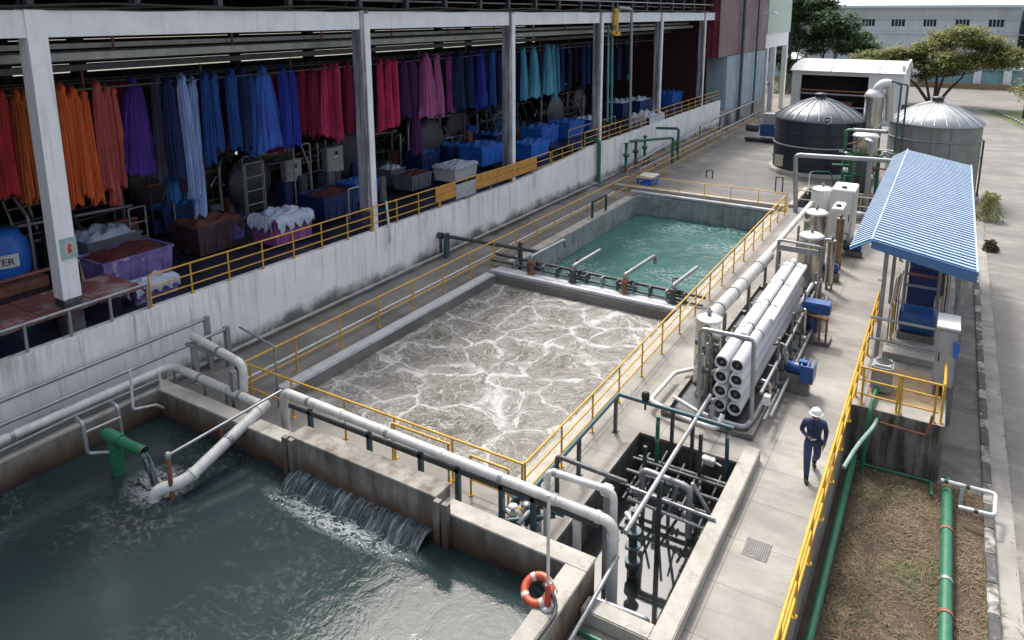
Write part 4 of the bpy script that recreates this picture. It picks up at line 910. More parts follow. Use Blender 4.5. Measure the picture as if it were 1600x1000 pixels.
# blue bins and piles
def pile(g,x0,x1,y0,y1,z,h,seed,n=20):
    rnd=random.Random(seed); vs=[]
    for i in range(n+1):
        for j in range(n+1):
            u,v=i/n,j/n; e=min(u,1-u,v,1-v)*7; e=min(1,e)
            hh=h*e*(.5+.28*math.sin(u*9+seed)*math.cos(v*8+seed*2)+.22*math.sin(u*19+v*13+seed)+.16*math.sin(u*31+v*5+seed)*math.sin(v*27-u*9)+rnd.uniform(-.1,.1))
            vs.append((lerp(x0,x1,u),lerp(y0,y1,v),z+max(-.05,hh)))
    g.add(vs,[(i*(n+1)+j,(i+1)*(n+1)+j,(i+1)*(n+1)+j+1,i*(n+1)+j+1) for i in range(n) for j in range(n)],True); return g
def bin_(px,py,X,wx,wy,h,mside,label,cl=None,ph=.3,seed=1,drape=0,rot=0.,name='cloth_bin',rim=None):
    """px,py: centre of the bin's foot"""
    c=W(px,py,z=2.2); kk=c.x/X; wx*=kk; wy*=kk; h*=kk; zf=2.2 if c.y<39 else 2.36
    t=thing(name,label,'bin',(c.x,c.y,zf),'cloth bins on the dye house floor')
    g=MB(); tp=1.08; th=.05
    def ring(s_,z,wi): return [(c.x+sx*wx/2*s_-sx*wi,c.y+sy*wy/2*s_-sy*wi,z) for sx,sy in ((-1,-1),(1,-1),(1,1),(-1,1))]
    rs=[ring(1,zf,0),ring(tp,zf+h,0),ring(tp,zf+h,th),ring(1,zf+.1,th)]
    vs=[p for r_ in rs for p in r_]
    g.add(vs,[(i*4+k,i*4+(k+1)%4,(i+1)*4+(k+1)%4,(i+1)*4+k) for i in range(3) for k in range(4)]+[(12,13,14,15),(0,3,2,1)])
    g.build('tub',mside,t)
    g=MB(); hx,hy=wx/2*tp,wy/2*tp
    for a in ((c.x-hx-.03,c.x+hx+.03,c.y-hy-.03,c.y-hy+.03),(c.x-hx-.03,c.x+hx+.03,c.y+hy-.03,c.y+hy+.03),(c.x-hx-.03,c.x-hx+.03,c.y-hy+.031,c.y+hy-.031),(c.x+hx-.03,c.x+hx+.03,c.y-hy+.031,c.y+hy-.031)):
        g.box(*a,zf+h-.07,zf+h+.01)
    g.build('rim',rim or mside,t)
    for k in range(4):   # vertical ribs
        g=MB(); yy=c.y-wy/2+wy*(k+.5)/4; g.box(c.x+wx/2,c.x+wx/2+.05,yy-.03,yy+.03,zf+.05,zf+h-.08); g.build('rib',mside,t)
    if cl:
        g=pile(MB(),c.x-hx+.04,c.x+hx-.04,c.y-hy+.04,c.y+hy-.04,zf+h-.06,ph,seed); o=g.build('cloth_pile',cl)
        tag(o,' '.join(('cloth heap in the '+label).split()[:16]),'cloth heap','cloth heaps in the bins')
    if drape:
        g=MB(); n=24; rr=random.Random(seed)
        vs=[]
        for j in range(n+1):
            y=c.y-hy*.96+2*hy*.96*j/n; dd=drape*(.75+.25*math.sin(j*1.1+seed)+rr.uniform(-.06,.06)); wv=.03*math.sin(j*2.1)
            for q,(xo,zz) in enumerate(((-.25,.08),(-.02,.06),(.09+wv,-.05),(.11+wv*1.6,-dd*.5),(.10+wv*2,-dd))): vs.append((c.x+hx+xo,y,zf+h+zz))
        g.add(vs,[(j*5+q,j*5+q+1,(j+1)*5+q+1,(j+1)*5+q) for j in range(n) for q in range(4)],True)
        vs=[]
        for j in range(n+1):
            x=c.x-hx*.96+2*hx*.96*j/n; dd=drape*(.7+.3*math.sin(j*.9+seed)+rr.uniform(-.08,.08)); wv=.03*math.sin(j*1.9)
            for q,(yo,zz) in enumerate(((.25,.08),(.02,.06),(-.09-wv,-.05),(-.11-wv*1.6,-dd*.5),(-.10-wv*2,-dd))): vs.append((x,c.y-hy+yo,zf+h+zz))
        g.add(vs,[(j*5+q,j*5+q+1,(j+1)*5+q+1,(j+1)*5+q) for j in range(n) for q in range(4)],True)
        o=g.build('draped_cloth',cl,fix=False); tag(o,' '.join(('cloth draped over the '+label).split()[:16]),'draped cloth')
M_wcl=mat('white_cloth',(.50,.56,.66),(.36,.42,.52),.85,scale=2.5,spots=(.14,.16,.3),sp_scale=3)
M_rcl=mat('dark_red_cloth',(.09,.015,.015),(.05,.01,.01),.9,scale=3)
M_brcl=mat('brown_cloth',(.14,.045,.03),(.09,.03,.02),.9,scale=3)
M_blcl=mat('blue_cloth',(.03,.13,.45),(.02,.08,.28),.85,scale=3)
bin_(202,440,-20.0,1.2,1.9,.95,M_bpurp,'lilac purple bin heaped with dark red cloth beside the red platform',M_rcl,.22,2)
bin_(166,410,-21.6,1.2,1.5,.9,M_bgrey,'grey bin with pale wet cloth beside the first column',M_wcl,.4,3)
bin_(328,385,-21.2,1.4,1.7,.95,mat('brown_stained_plastic',(.05,.025,.03),(.03,.015,.02),.6,scale=1.5,spots=(.12,.10,.36),sp_scale=.9),'purple stained bin heaped with brown cloth',M_brcl,.25,4)
bin_(442,372,-20.4,1.25,1.6,.95,M_bpink,'pink bin covered by white draped cloth',M_wcl,.3,5,.5)
bin_(515,335,-20.9,1.3,1.7,.95,M_bnavy,'navy bin between the draped bin and second column',M_rcl,.12,6)
bin_(610,285,-21.9,.9,.9,.7,M_bgrey,'small grey bin just right of the second column',M_wcl,.25,7)
bin_(712,278,-20.2,1.2,1.7,.7,M_whiteplastic,'white woven bin behind the plank boards',M_wcl,.18,8,.12)
bin_(752,254,-21.0,1.4,1.9,1.,M_bblue,'blue bin right of the white woven bin',M_blcl,.25,9)
bin_(772,232,-22.6,1.2,1.5,.9,M_bnavy,'navy bin behind the blue one left of the third column',M_blcl,.35,10)
bin_(829,245,-20.2,1.2,1.9,.9,M_bblue,'blue bin nearest the railing right of the third column',M_blcl,.2,11)
bin_(843,226,-21.4,1.4,2.0,1.,M_bblue,'larger blue bin behind the nearest one right of third column',M_blcl,.25,12)
bin_(885,216,-21.0,1.4,2.0,1.,M_bblue,'blue bin left of the fourth column',M_blcl,.2,13)
bin_(730,228,-22.0,.8,.9,1.1,M_bblue,'small tall blue bin tipped beside the drum machines',M_blcl,.1,14)
bin_(968,182,-21.4,1.5,2.4,1.,M_bnavy,'navy bin right of the fourth column',M_wcl,.3,15)
bin_(995,178,-20.8,1.4,2.4,1.,M_bnavy,'navy bin heaped with lilac cloth near the fifth column',M_wcl,.3,16)
bin_(1010,195,-19.0,1.3,3.0,.6,M_bnavy,'navy bin spilling white cloth over the far wall',M_wcl,.5,17,1.0)
bin_(1045,165,-21.0,1.4,2.4,1.,M_bblue,'blue bin between the fifth and sixth columns',M_blcl,.3,18)
bin_(235,462,-19.7,.7,1.3,.5,M_bpurp,'low purple bin tucked under the start of the yellow railing',M_wcl,.2,19,.3)
bin_(275,352,-23,1.3,1.6,.8,M_bnavy,'low navy bin behind the brown heaped bin',M_blcl,.15,31)
bin_(645,292,-22,1.1,1.4,.7,M_bgrey,'dark grey bin left of the white woven bin',M_rcl,.15,32)
bin_(660,262,-23.5,1.1,1.4,.9,M_bnavy,'navy bin under the plum cloth machine',M_blcl,.2,33)
bin_(702,250,-23,1.1,1.5,.9,M_bnavy,'navy bin between the two drum machines left of the third column',M_blcl,.2,34)
bin_(918,205,-22,1.2,1.8,.8,M_bblue,'low blue bin just left of the fourth column railing',M_wcl,.25,35)
bin_(560,308,-23,1.1,1.4,.8,M_bblue,'blue bin hidden beside the second column foot',M_blcl,.2,36)
# blue drum with lettering
c=W(6,404,x=-24.5); dt=thing('blue_drum','blue round drum with white lettered band at the left edge','drum',(c.x,c.y,2.2))
MB().lathe((c.x,c.y,2.2),[(.05,.3),(.55,.32),(.66,.55),(.7,1.0),(.66,1.45),(.5,1.7),(.48,1.85),(.1,1.9)],32).build('body',M_bblue,dt)
MB().lathe((c.x,c.y,3.85),[(.3,.0),(.32,.12),(.1,.14)],20).build('lid',M_org,dt)
MB().box(c.x-.8,c.x+.8,c.y-.8,c.y+.8,2.2,2.5).build('stand',M_rust,dt)
dv=(V(0,0,0)-V(c.x,c.y,0)).normalized(); pp=V(c.x,c.y,3.2)+dv*.705
g=MB(); sidev=V(-dv.y,dv.x,0)
vs=[]
for i in range(9):
    a=-.55+1.1*i/8; d_=(dv*math.cos(a)+sidev*math.sin(a))
    for z_ in (3.02,3.42): vs.append(V(c.x,c.y,z_)+d_*.712)
g.add(vs,[(2*i,2*i+2,2*i+3,2*i+1) for i in range(8)]); g.build('white_band',M_whiteplastic,dt,fix=False)
rotz=math.atan2(dv.y,dv.x)+math.pi/2
text_mesh('TER','lettering',.3,M_black,dt,pp+dv*.02,(math.pi/2,0,rotz))
# poster on column
po=thing('column_poster','small worn notice with red figure on the first column','notice',(-19.15,9.3,4.2))
zc=W(108,388,x=-19.14)
g=MB(); g.box(-19.155,-19.14,zc.y-.2,zc.y+.2,zc.z-.28,zc.z+.28); g.build('sheet',mat('poster_blue',(.2,.32,.38),(.4,.45,.45),.6,scale=8),po)
MB().box(-19.139,-19.135,zc.y-.12,zc.y+.12,zc.z-.2,zc.z+.16).build('panel',mat('poster_pale',(.45,.5,.5),None,.6),po)
MB().prism([(zc.y-.03,zc.z-.14),(zc.y+.06,zc.z-.1),(zc.y+.04,zc.z+.02),(zc.y+.08,zc.z+.08),(zc.y+.0,zc.z+.14),(zc.y-.05,zc.z+.03)],'x',-19.134,-19.131).build('red_figure',mat('poster_red',(.5,.06,.04),None,.6),po)
# red platform, frame and trolley
rp=thing('red_platform','rusty red steel platform with pipe frame at the left edge of the floor','platform',(-19.8,8,2.3))
M_redp=mat('worn_red_deck',(.21,.075,.065),(.13,.045,.04),.75,scale=1.6,spots=(.36,.31,.29),sp_scale=1.0,sp_thr=(.5,.66))
for k in range(5):
    y0=4.6+k*1.3; MB().box(-20.9,-19.0,y0,y0+1.27,2.94,3.0).build('deck_plate',M_redp,rp)
MB().tube([(-18.95,4,3.06),(-18.95,11.1,3.06)],.045,8).build('front_rail',M_galv,rp)
MB().tube([(-20.95,4,3.6),(-20.95,10.4,3.6),(-20.95,10.45,2.95)],.05,8).build('rear_rail',M_redp,rp)
for k in range(7): 
    y=4.8+k*1.05; MB().tube([(-18.95,y,2.3),(-18.95,y,3.06)],.04,8).build('post',M_galv,rp); MB().tube([(-18.98,y,2.8),(-19.8,y+.2,2.85)],.03,8).build('bracket',M_rust,rp)
def ladder(px0,px1,pyt,pyb,X,label,rungs=3,double=False,cat='ladder'):
    X=max(-24.5,W((px0+px1)/2,pyb,z=2.22).x); a=W((px0+px1)/2,pyb,x=X); zt=W((px0+px1)/2,pyt,x=X).z
    ya=W(px0,pyb,x=X).y; yb=W(px1,pyb,x=X).y
    t=thing('frame_ladder' if cat=='ladder' else 'trolley',label,cat,(X,(ya+yb)/2,2.25))
    MB().pipe([(X,ya,2.25),(X,ya,zt),(X,yb,zt),(X,yb,2.25)],.04,8).build('frame',M_galv,t)
    for k in range(rungs): MB().tube([(X,ya,2.25+(zt-2.25)*(k+1)/(rungs+1)),(X,yb,2.25+(zt-2.25)*(k+1)/(rungs+1))],.03,8).build('rung',M_galv,t)
    if double: MB().pipe([(X-.5,ya+.3,2.25),(X-.5,ya+.3,zt+.2),(X-.5,yb+.3,zt+.2),(X-.5,yb+.3,2.25)],.035,8).build('rear_frame',M_galv,t)
    return t
ladder(388,417,253,340,-20.8,'tall grey steel ladder frame before a drum machine',3,True)
ladder(208,234,322,395,-20.8,'grey push trolley frame behind the purple bin',2,False,'trolley')
t=ladder(546,570,292,340,-19.9,'low looped grey rail beside the second column',0,False,'trolley')
ladder(462,488,225,300,-22.0,'tall curved pipe frame behind the control boxes',0,False,'trolley')
def panel(px0,px1,pyt,pyb,X,foot,label):
    X=W((px0+px1)/2,foot,z=2.2).x
    a=W(px0,pyb,x=X);b=W(px1,pyb,x=X);zt=W(px0,pyt,x=X).z
    t=thing('control_box',label,'control box',(X,(a.y+b.y)/2,2.2),'grey control boxes on stands')
    z0=a.z; MB().box(X-.35,X,a.y,b.y,z0,zt,.02).build('cabinet',M_cab,t)
    cy=(a.y+b.y)/2; MB().box(X+.001,X+.02,a.y+.05,b.y-.05,z0+.06,zt-.06,.005).build('door',M_cab,t)
    MB().box(X+.021,X+.03,cy-.02,cy+.16,zt-.38,zt-.2).build('display',M_glass,t); MB().box(X+.021,X+.028,cy-.1,cy+.14,zt-.5,zt-.42).build('label_plate',M_whiteplastic,t)
    MB().tube([(X+.02,a.y+.12,(z0+zt)/2-.05),(X+.05,a.y+.12,(z0+zt)/2-.05)],.02,8).build('handle',M_black,t)
    for yy in (a.y+.06,b.y-.06): MB().box(X-.3,X-.24,yy-.03,yy+.03,2.15,z0).build('leg',M_galv,t)
panel(448,473,252,286,-20.6,318,'smaller grey control box on a stand left of the second column')
panel(512,538,232,272,-20.9,300,'larger grey control box nearest the second column')
t=thing('switch_box','dark switch box and pipe on the foot of the second column','box',(-19.1,20.9,2.4))
MB().box(-19.12,-18.98,20.95,21.25,3.2,4.2,.02).build('body',M_dgrey,t); MB().tube([(-18.95,21.15,3.2),(-18.8,21.15,1.5)],.05,8).build('pipe',M_white,t)
# white pipes/teal pipes rising by the fourth column
pipe_thing('teal_riser','tall teal pipe rising beside the fourth column',[W(955,195,x=-19.4),W(957,5,x=-19.4)],.09,mat('teal_bright',(.05,.25,.25),(.04,.18,.19),.4,scale=3))
pipe_thing('teal_riser','paler teal pipe with yellow bands beside the fourth column',[W(949,190,x=-19.6),W(951,20,x=-19.6)],.07,mat('teal_pale',(.2,.36,.36),(.15,.28,.29),.4,scale=3),joints=[(0,.72,M_yel),(0,.86,M_yel)])
pipe_thing('silver_riser','tall silver pipe arching over beside the fourth column',[W(984,200,x=-18.9),W(987,14,x=-18.9),W(966,12,x=-18.9)],.1,M_galv,bend=.4)
t=thing('yellow_hoist','yellow hoist bracket high on the fourth column','hoist',(-19,43.5,9.5))
p=W(962,28,x=-19.1); 
for k,(dx,dz_,sx,sz) in enumerate(((0,.5,.35,.12),(.0,-.2,.12,.5),(-.3,-.1,.1,.35),(.1,-1.,.4,.12),(-.35,-.9,.3,.1))): MB().box(-19.15,-18.95,p.y+dx-sx,p.y+dx+sx,p.z+dz_-sz,p.z+dz_+sz).build('bracket',M_yel,t)
# ================================================================ MEMBRANE FILTER SKID
sk_=thing('filter_skid','white membrane tube filter unit on a long steel skid','filter unit',(-4.5,21.5,0))
for x in (-5.75,-3.5): MB().box(x-.08,x+.08,16.95,27.6,.02,.16).build('base_beam',M_frame,sk_)
for y in (16.95,19.5,22,24.7,27.45): MB().box(-5.66,-3.59,y,y+.14,.02,.13).build('cross_beam',M_frame,sk_)
MB().box(-5.66,-3.59,17.1,27.4,.0,.018).build('drip_tray',M_dgrey,sk_)
M_tube=mat('white_membrane_tube',(.66,.66,.67),(.56,.56,.58),.32,scale=2)
for r_ in range(4):
    for c_ in range(2):
        x,z=-4.44+c_*.40,.42+r_*.405; y0=17.5+.0*c_
        p=MB().tube([(x,y0,z),(x,y0+.01,z),(x,26,z)],[.17,.18,.18],24,cap=False).build('membrane_tube',M_tube,sk_)
        MB().lathe((x,y0+.07,z),[(.145,0),(.145,.03)],24,'y').build('end_plate',M_black,p)
        MB().lathe((x,y0+.0,z),[(.18,-.01),(.145,-.012),(.142,.08)],24,'y',cap=False).build('end_ring',M_tube,p)
        MB().lathe((x,y0+.03,z),[(.03,-.02),(.04,.03),(.05,.06)],14,'y').build('port',M_frame,p)
        MB().tube([(x,26.0,z),(x,26.08,z)],[.19,.16],24).build('rear_cap',M_tube,p)
for x,y0,rr,z in ((-4.24,18.9,.10,1.86),(-3.86,20.6,.08,1.72)):
    p=MB().tube([(x,y0,z),(x,26,z)],rr,20).build('membrane_tube',M_tube,sk_)
for k in range(4):
    y=19.6+k*2.0
    for x,z,rr in ((-4.44,1.635,.185),(-4.04,1.635,.185),(-4.24,1.86,.105)):
        MB().tube([(x,y,z),(x,y+.05,z)],rr+.006,20).build('strap',M_dgrey,sk_)
    MB().box(-4.7,-4.64,y,y+.06,.16,1.75).build('frame_post',M_frame,sk_); MB().box(-3.46,-3.40,y,y+.06,.16,1.7).build('frame_post',M_frame,sk_)
    MB().box(-4.7,-3.4,y+.061,y+.1,.16,.22).build('cross_beam',M_frame,sk_)
# inverted U pipe in front
fY=17.25
MB().pipe([W(1092,655,y=fY),W(1094,513,y=fY),W(1178,530,y=fY),W(1174,655,y=fY)],.055,12,.16).build('front_arch',M_galv,sk_)
MB().tube([W(1120,518,y=fY+.1),W(1172,533,y=fY+.1)],.03,8).build('arch_rail',M_frame,sk_)
MB().pipe([(-5.4,19.6,.35),(-6.1,18.8,.3),(-6.15,17.0,.3),(-5.0,16.6,.3),(-4.2,16.55,.3),(-4.15,16.8,.6)] ,.06,10,.15).build('drain_pipe',M_white,sk_)
MB().pipe([(-5.7,17.6,.25),(-4.9,17.2,.25),(-4.6,17.15,.25)],.05,8).build('drain_pipe',M_white,sk_)
MB().pipe([(-4.5,17.15,.5),(-4.5,17.1,.22),(-3.65,17.1,.22),(-3.55,17.9,.22),(-3.55,19.,.25)],.07,10,.16).build('outlet_pipe',M_galv,sk_)
MB().lathe((-4.5,17.12,.5),[(.1,0),(.1,.05),(.05,.07),(.05,.2),(.09,.22),(.04,.28)],12).build('valve',M_galv,sk_)
# front pipework between vessel and tubes
rnd=random.Random(33)
for k in range(8):
    x=-5.25+rnd.uniform(0,.5); MB().tube([(x,17.6+.12*k,.16),(x,17.6+.12*k,1.0+rnd.uniform(.2,1.0))],.035,8).build('riser',M_frame if k%2 else M_galv,sk_)
for k in range(10):
    x,y,z=-5.2+rnd.uniform(0,.5),17.5+rnd.uniform(0,.8),.4+.17*k
    MB().lathe((x,y,z),[(.04,-.09),(.085,-.07),(.085,-.03),(.05,0),(.085,.05),(.085,.08),(.04,.1)],12,'xyz'[k%3] if k%3<2 else 'x').build('valve',(M_tealp,M_galv,M_dgrey)[k%3],sk_)
# side pipework on the right of the skid
for k in range(11):
    y=18.4+k*.78; x=-3.3+rnd.uniform(-.1,.08)
    MB().pipe([(x,y,.16),(x,y,.7+rnd.random()*.8),(x-.25,y+.1,.9+rnd.random()*.5)],.03+.015*(k%3==0),8).build('side_riser',(M_steel,M_frame,M_dgrey)[k%3],sk_)
    MB().lathe((x+.05,y+.3,.35+rnd.random()*.5),[(.03,-.08),(.09,-.06),(.09,-.02),(.04,0),(.09,.04),(.09,.07),(.03,.09)],12,'x').build('valve',(M_dgrey,M_galv,M_tealp)[(k*2)%3],sk_)
for x,z in ((-3.3,.28),(-3.15,.42),(-3.42,1.0)): MB().tube([(x,17.6,z),(x,27,z)],.045,8).build('side_pipe',M_galv,sk_)
MB().box(-3.35,-3.2,17.6,17.75,.7,.95).build('gauge_box',M_whiteplastic,sk_)
# blue motor on right of the skid
def motor(x,y,z,label,s_=1.):
    t=thing('blue_pump',label,'pump',(x,y,0)); 
    MB().lathe((x-.35*s_,y,z),[(.08,-.12),(.2*s_,-.1),(.2*s_,.5*s_),(.17*s_,.55*s_),(.05,.6*s_)],20,'x').build('motor_body',M_blue,t)
    MB().box(x-.1*s_,x+.2*s_,y-.12*s_,y+.12*s_,z+.17*s_,z+.32*s_,.02).build('terminal_box',M_blue,t)
    MB().lathe((x-.6*s_,y,z-.02),[(.12,-.15),(.26*s_,-.12),(.26*s_,.02),(.12,.05)],20,'x').build('pump_housing',M_dgrey,t)
    MB().box(x-.7*s_,x+.3*s_,y-.2*s_,y+.2*s_,0.02,z-.19*s_).build('plinth',M_frame,t)
    MB().pipe([(x-.6*s_,y,z+.2),(x-.6*s_,y,z+.6),(x-.9*s_,y,z+.6)],.05,8).build('outlet',M_galv,t)
    return t
p=W(1255,548,x=-2.85); motor(p.x,p.y,.72,'blue motor sticking out beside the middle of the filter skid',.8)
g=MB(); g.box(p.x+.0,p.x+.35,p.y-.3,p.y-.26,.45,.95); g.box(p.x+.0,p.x+.04,p.y-.259,p.y+.3,.45,.95); g.box(p.x+.31,p.x+.35,p.y-.259,p.y+.3,.45,.95); g.box(p.x+.16,p.x+.2,p.y-.259,p.y+.3,.45,.95)
g.build('guard_frame',M_blue,bpy.data.objects['blue_pump'])
p=W(1283,452,x=-3.0)
t=thing('blue_pump_set','blue box pump with brass pipework at the far end of the skid','pump',(p.x,p.y,0))
MB().box(p.x-.5,p.x+.35,p.y-.25,p.y+.25,1.0,1.35,.03).build('motor_box',M_blue,t); MB().lathe((p.x-.2,p.y,.3),[(.2,0),(.22,.1),(.22,.55),(.12,.62)],16).build('pump_body',M_bnavy,t)
MB().tube([(p.x-.5,p.y-.1,.93),(p.x+.3,p.y-.3,.9)],.06,10).build('brass_pipe',M_brass,t)
for dx in (-.4,.1,.3): MB().tube([(p.x+dx,p.y-.3,.05),(p.x+dx,p.y-.3,.95)],.035,8).build('leg',M_rust if dx else M_frame,t)
MB().box(p.x-.55,p.x+.4,p.y-.35,p.y+.35,.02,.12).build('plinth',M_frame,t)
MB().pipe([(p.x-.6,p.y-.2,.3),(p.x-.62,p.y-.1,1.1),(p.x-.35,p.y+.6,1.7)],.06,10).build('riser',M_white,t)
# vessel at left front of the skid and long grey pipe
def vessel(x,y,r,h,label,m=None,cap=None,legs=True,zb=.15,name='pressure_vessel'):
    m=m or M_steel; t=thing(name,label,'vessel',(x,y,0))
    MB().lathe((x,y,zb),[(r*.3,-.02),(r*.9,.05),(r,.16),(r,h-zb-r*.35)],32,cap=False).build('shell',m,t)
    MB().lathe((x,y,h-r*.35),[(r*1.02,-.02),(r*1.02,.03),(r*.93,r*.14),(r*.7,r*.27),(r*.35,r*.34),(.02,r*.36)],32,cap=False).build('dome',cap or m,t)
    MB().lathe((x,y,h),[(.06,-.02),(.06,.08),(.09,.09),(.09,.12),(.03,.14),(.03,.22)],12).build('top_valve',M_galv,t)
    if legs:
        for a in (0,2.1,4.2): MB().tube([(x+r*.8*math.cos(a),y+r*.8*math.sin(a),0),(x+r*.8*math.cos(a),y+r*.8*math.sin(a),zb+.15)],.04,8).build('leg',M_frame,t)
    return t
M_steelw=mat('bright_steel_dome',(.66,.66,.64),(.6,.6,.58),.35,metal=.6,scale=1.5)
vessel(-5.15,18.7,.36,2.35,'stainless vessel with domed lid at the near left of the filter skid',M_steel,M_steelw)
pipe_thing('grey_main_pipe','thick pale grey pipe running behind the filter skid',[(-5.3,19.0,2.0),(-5.3,26.9,1.62)],.2,mat('pale_grey_pipe',(.42,.42,.4),(.33,.33,.31),.45,scale=2,streak=(.25,.22,.18),sk_amt=.4),
 joints=[(0,.15,M_galv),(0,.36,M_galv),(0,.5),(0,.78,M_galv)],supports=[(-5.3,y,1.5,0) for y in (21,24,26.5)],sm=M_frame,bend=.4)
pipe_thing('thin_main_pipe','thinner pale pipe continuing behind the steel vessels',[W(1196,401,x=-5.3),W(1268,317,x=-5.3),W(1268,317,x=-5.3)-V(0,0,1.)],.11,M_white,joints=[(0,.2,M_galv),(0,.45),(0,.7,M_galv)],supports=[(-5.3,y,1.2,0) for y in (29,33,37)],sm=M_frame,bend=.1)
t=thing('rear_arch','grey pipe arch over the far end of the filter tubes','pipe',(-4.5,26.8,0))
MB().pipe([(-4.95,26.7,0),(-4.95,26.7,2.35),(-3.45,26.7,2.3),(-3.45,26.7,0)],.05,10).build('arch',M_grey,t); MB().box(-4.9,-3.55,26.72,26.78,1.95,2.15).build('plate',M_grey,t)
vessel(-4.05,28.3,.46,2.35,'tall stainless vessel with domed lid, nearest of three',M_steel,M_steelw)
vessel(-4.45,31.9,.48,2.35,'stainless vessel with domed lid, middle of three',M_steel,M_steelw)
vessel(-4.9,36.5,.5,2.35,'squat white domed vessel farthest of three',M_whiteplastic,M_steelw)
t=vessel(-3.4,28.9,.15,2.0,'slim steel filter housing right of the nearest tall vessel',M_steel); MB().pipe([(-4.0,28.5,2.0),(-3.4,28.7,2.05)],.06,10).build('link_pipe',M_white,t)
vessel(-3.45,31.6,.15,2.2,'slim brownish steel housing by the white cabinet',mat('brown_steel',(.35,.25,.17),(.2,.15,.1),.3,metal=.8))
motor(-3.35,29.9,.5,'small blue pump between the slim housings',.7)
motor(-2.9,33.6,.4,'dark blue pump beside the white cabinet',.7)
for (x0,x1,y0,y1,z1,lb_) in ((-4.35,-3.35,35.0,36.8,2.6,'larger white cabinet behind the steel vessels'),(-4.0,-3.55,32.8,34.2,2.25,'narrow white cabinet with gauge beside the middle vessel')):
    t=thing('white_cabinet',lb_,'cabinet',((x0+x1)/2,(y0+y1)/2,0)); MB().box(x0,x1,y0,y1,.25,z1,.04).build('body',M_whiteplastic,t)
    MB().box(x0+.08,x1-.08,y0-.02,y0-.001,.4,z1-.15).build('door',M_whiteplastic,t); MB().tube([(x1-.15,y0-.06,1.2),(x1-.15,y0-.06,1.5)],.02,6).build('handle',M_black,t)
    MB().lathe(((x0+x1)/2,y0+.5,z1),[(.12,0),(.12,.08),(.05,.1)],14).build('gauge',M_dgrey,t)
    for xx in (x0+.1,x1-.1): MB().box(xx-.05,xx+.05,y0+.1,y1-.1,0.02,.25).build('foot',M_frame,t)
# ================================================================ STORAGE TANKS AND YARD
def storage_tank(cx,cy,r,h,hp,m,mroof,name,label,bands,nseam=22,zb=0.):
    t=thing(name,label,'tank',(cx,cy,0))
    MB().lathe((cx,cy,zb),[(r+.25,0),(r+.25,.25),(r,.26)],64,cap=False).build('foundation',M_conc,t)
    MB().lathe((cx,cy,zb),[(r,.0),(r,h-zb)],64,cap=False).build('shell',m,t)
    rf=MB().lathe((cx,cy,h),[(r+.1,-.1),(r+.1,0),(r*.75,(hp-h)*.42),(r*.45,(hp-h)*.75),(.3,hp-h)],64).build('roof',mroof,t)
    for k in range(nseam):
        a=2*math.pi*k/nseam; d=V(math.cos(a),math.sin(a),0); c=V(cx,cy,h)
        MB().tube([c+d*(r+.1)+V(0,0,.02),c+d*r*.75+V(0,0,(hp-h)*.42+.02),c+d*r*.45+V(0,0,(hp-h)*.75+.02),c+d*.3+V(0,0,hp-h+.02)],.035,5).build('seam',mroof,rf)
    MB().lathe((cx,cy,hp-.02),[(.35,0),(.35,.22),(.42,.24),(.42,.3),(.1,.36)],20).build('vent_cap',M_dgrey,t)
    for z,mm,w_ in bands: MB().lathe((cx,cy,z),[(r+.003,-w_),(r+.05,-w_),(r+.05,w_),(r+.003,w_)],64,cap=False).build('band',mm,t)
    return t
M_navyt=mat('navy_tank_paint',(.016,.024,.04),(.011,.016,.028),.38,scale=.6,streak=(.06,.07,.08),sk_amt=.3,sk_scale=(2,2,.3))
M_gtank=mat('grey_tank_steel',(.27,.29,.29),(.20,.22,.22),.45,metal=.25,scale=.7,streak=(.15,.13,.09),sk_amt=.5,sk_scale=(1.6,1.6,.12),sk_thr=(.5,.68))
M_roof1=mat('dark_tank_roof',(.17,.19,.21),(.11,.12,.14),.38,metal=.4,scale=1.)
M_roof2=mat('pale_tank_roof',(.42,.44,.45),(.34,.36,.37),.35,metal=.4,scale=1.)
ta=W(1271,277,z=.05); T1=V(ta.x-.36,ta.y+2.75,0); h1=W(1271,190,y=T1.y-2.75).z; hp1=W(1271,152,y=T1.y).z
t1=storage_tank(T1.x,T1.y,2.78,h1,hp1,M_navyt,M_roof1,'storage_tank','dark navy storage tank with ribbed conical roof',[(h1*.25,M_navyt,.03),(h1*.52,M_galv,.05),(h1*.76,M_navyt,.03),(h1-.05,M_navyt,.06)])
dv=(V(0,0,0)-V(T1.x,T1.y,0)).normalized(); 
e=W(1292,188,y=T1.y-2.75); 
MB().lathe((e.x+.04,T1.y-2.71,e.z),[(.26,-.02),(.26,.02)],24,'y').build('emblem_disc',M_whiteplastic,t1)
MB().lathe((e.x+.04,T1.y-2.735,e.z),[(.19,-.02),(.19,.0)],24,'y').build('emblem_ring',M_navyt,t1)
for k,w_ in ((.05,.13),(-.03,.13)): MB().box(e.x+.04-w_,e.x+.04+w_,T1.y-2.775,T1.y-2.757,e.z+k-.025,e.z+k+.025).build('emblem_bar',M_whiteplastic,t1)
e=W(1216,247,y=T1.y-1.5); MB().box(e.x-.1,e.x+.45,T1.y-2.2,T1.y-2.15,e.z-.4,e.z+.35).build('sign_plate',mat('sign_yellow_white',(.5,.45,.2),(.5,.5,.45),.5,scale=9),t1)
T2=V(W(1457,230,y=55.2).x,55.2,0); h2=W(1457,197,y=T2.y-2.75).z; hp2=W(1457,158,y=T2.y).z
t2=storage_tank(T2.x,T2.y,2.76,h2,hp2,M_gtank,M_roof2,'storage_tank','grey steel storage tank with pale ribbed roof',[(h2*.36,M_gtank,.03),(h2*.7,M_gtank,.04),(h2-.05,M_roof2,.06)],24,-1.5)
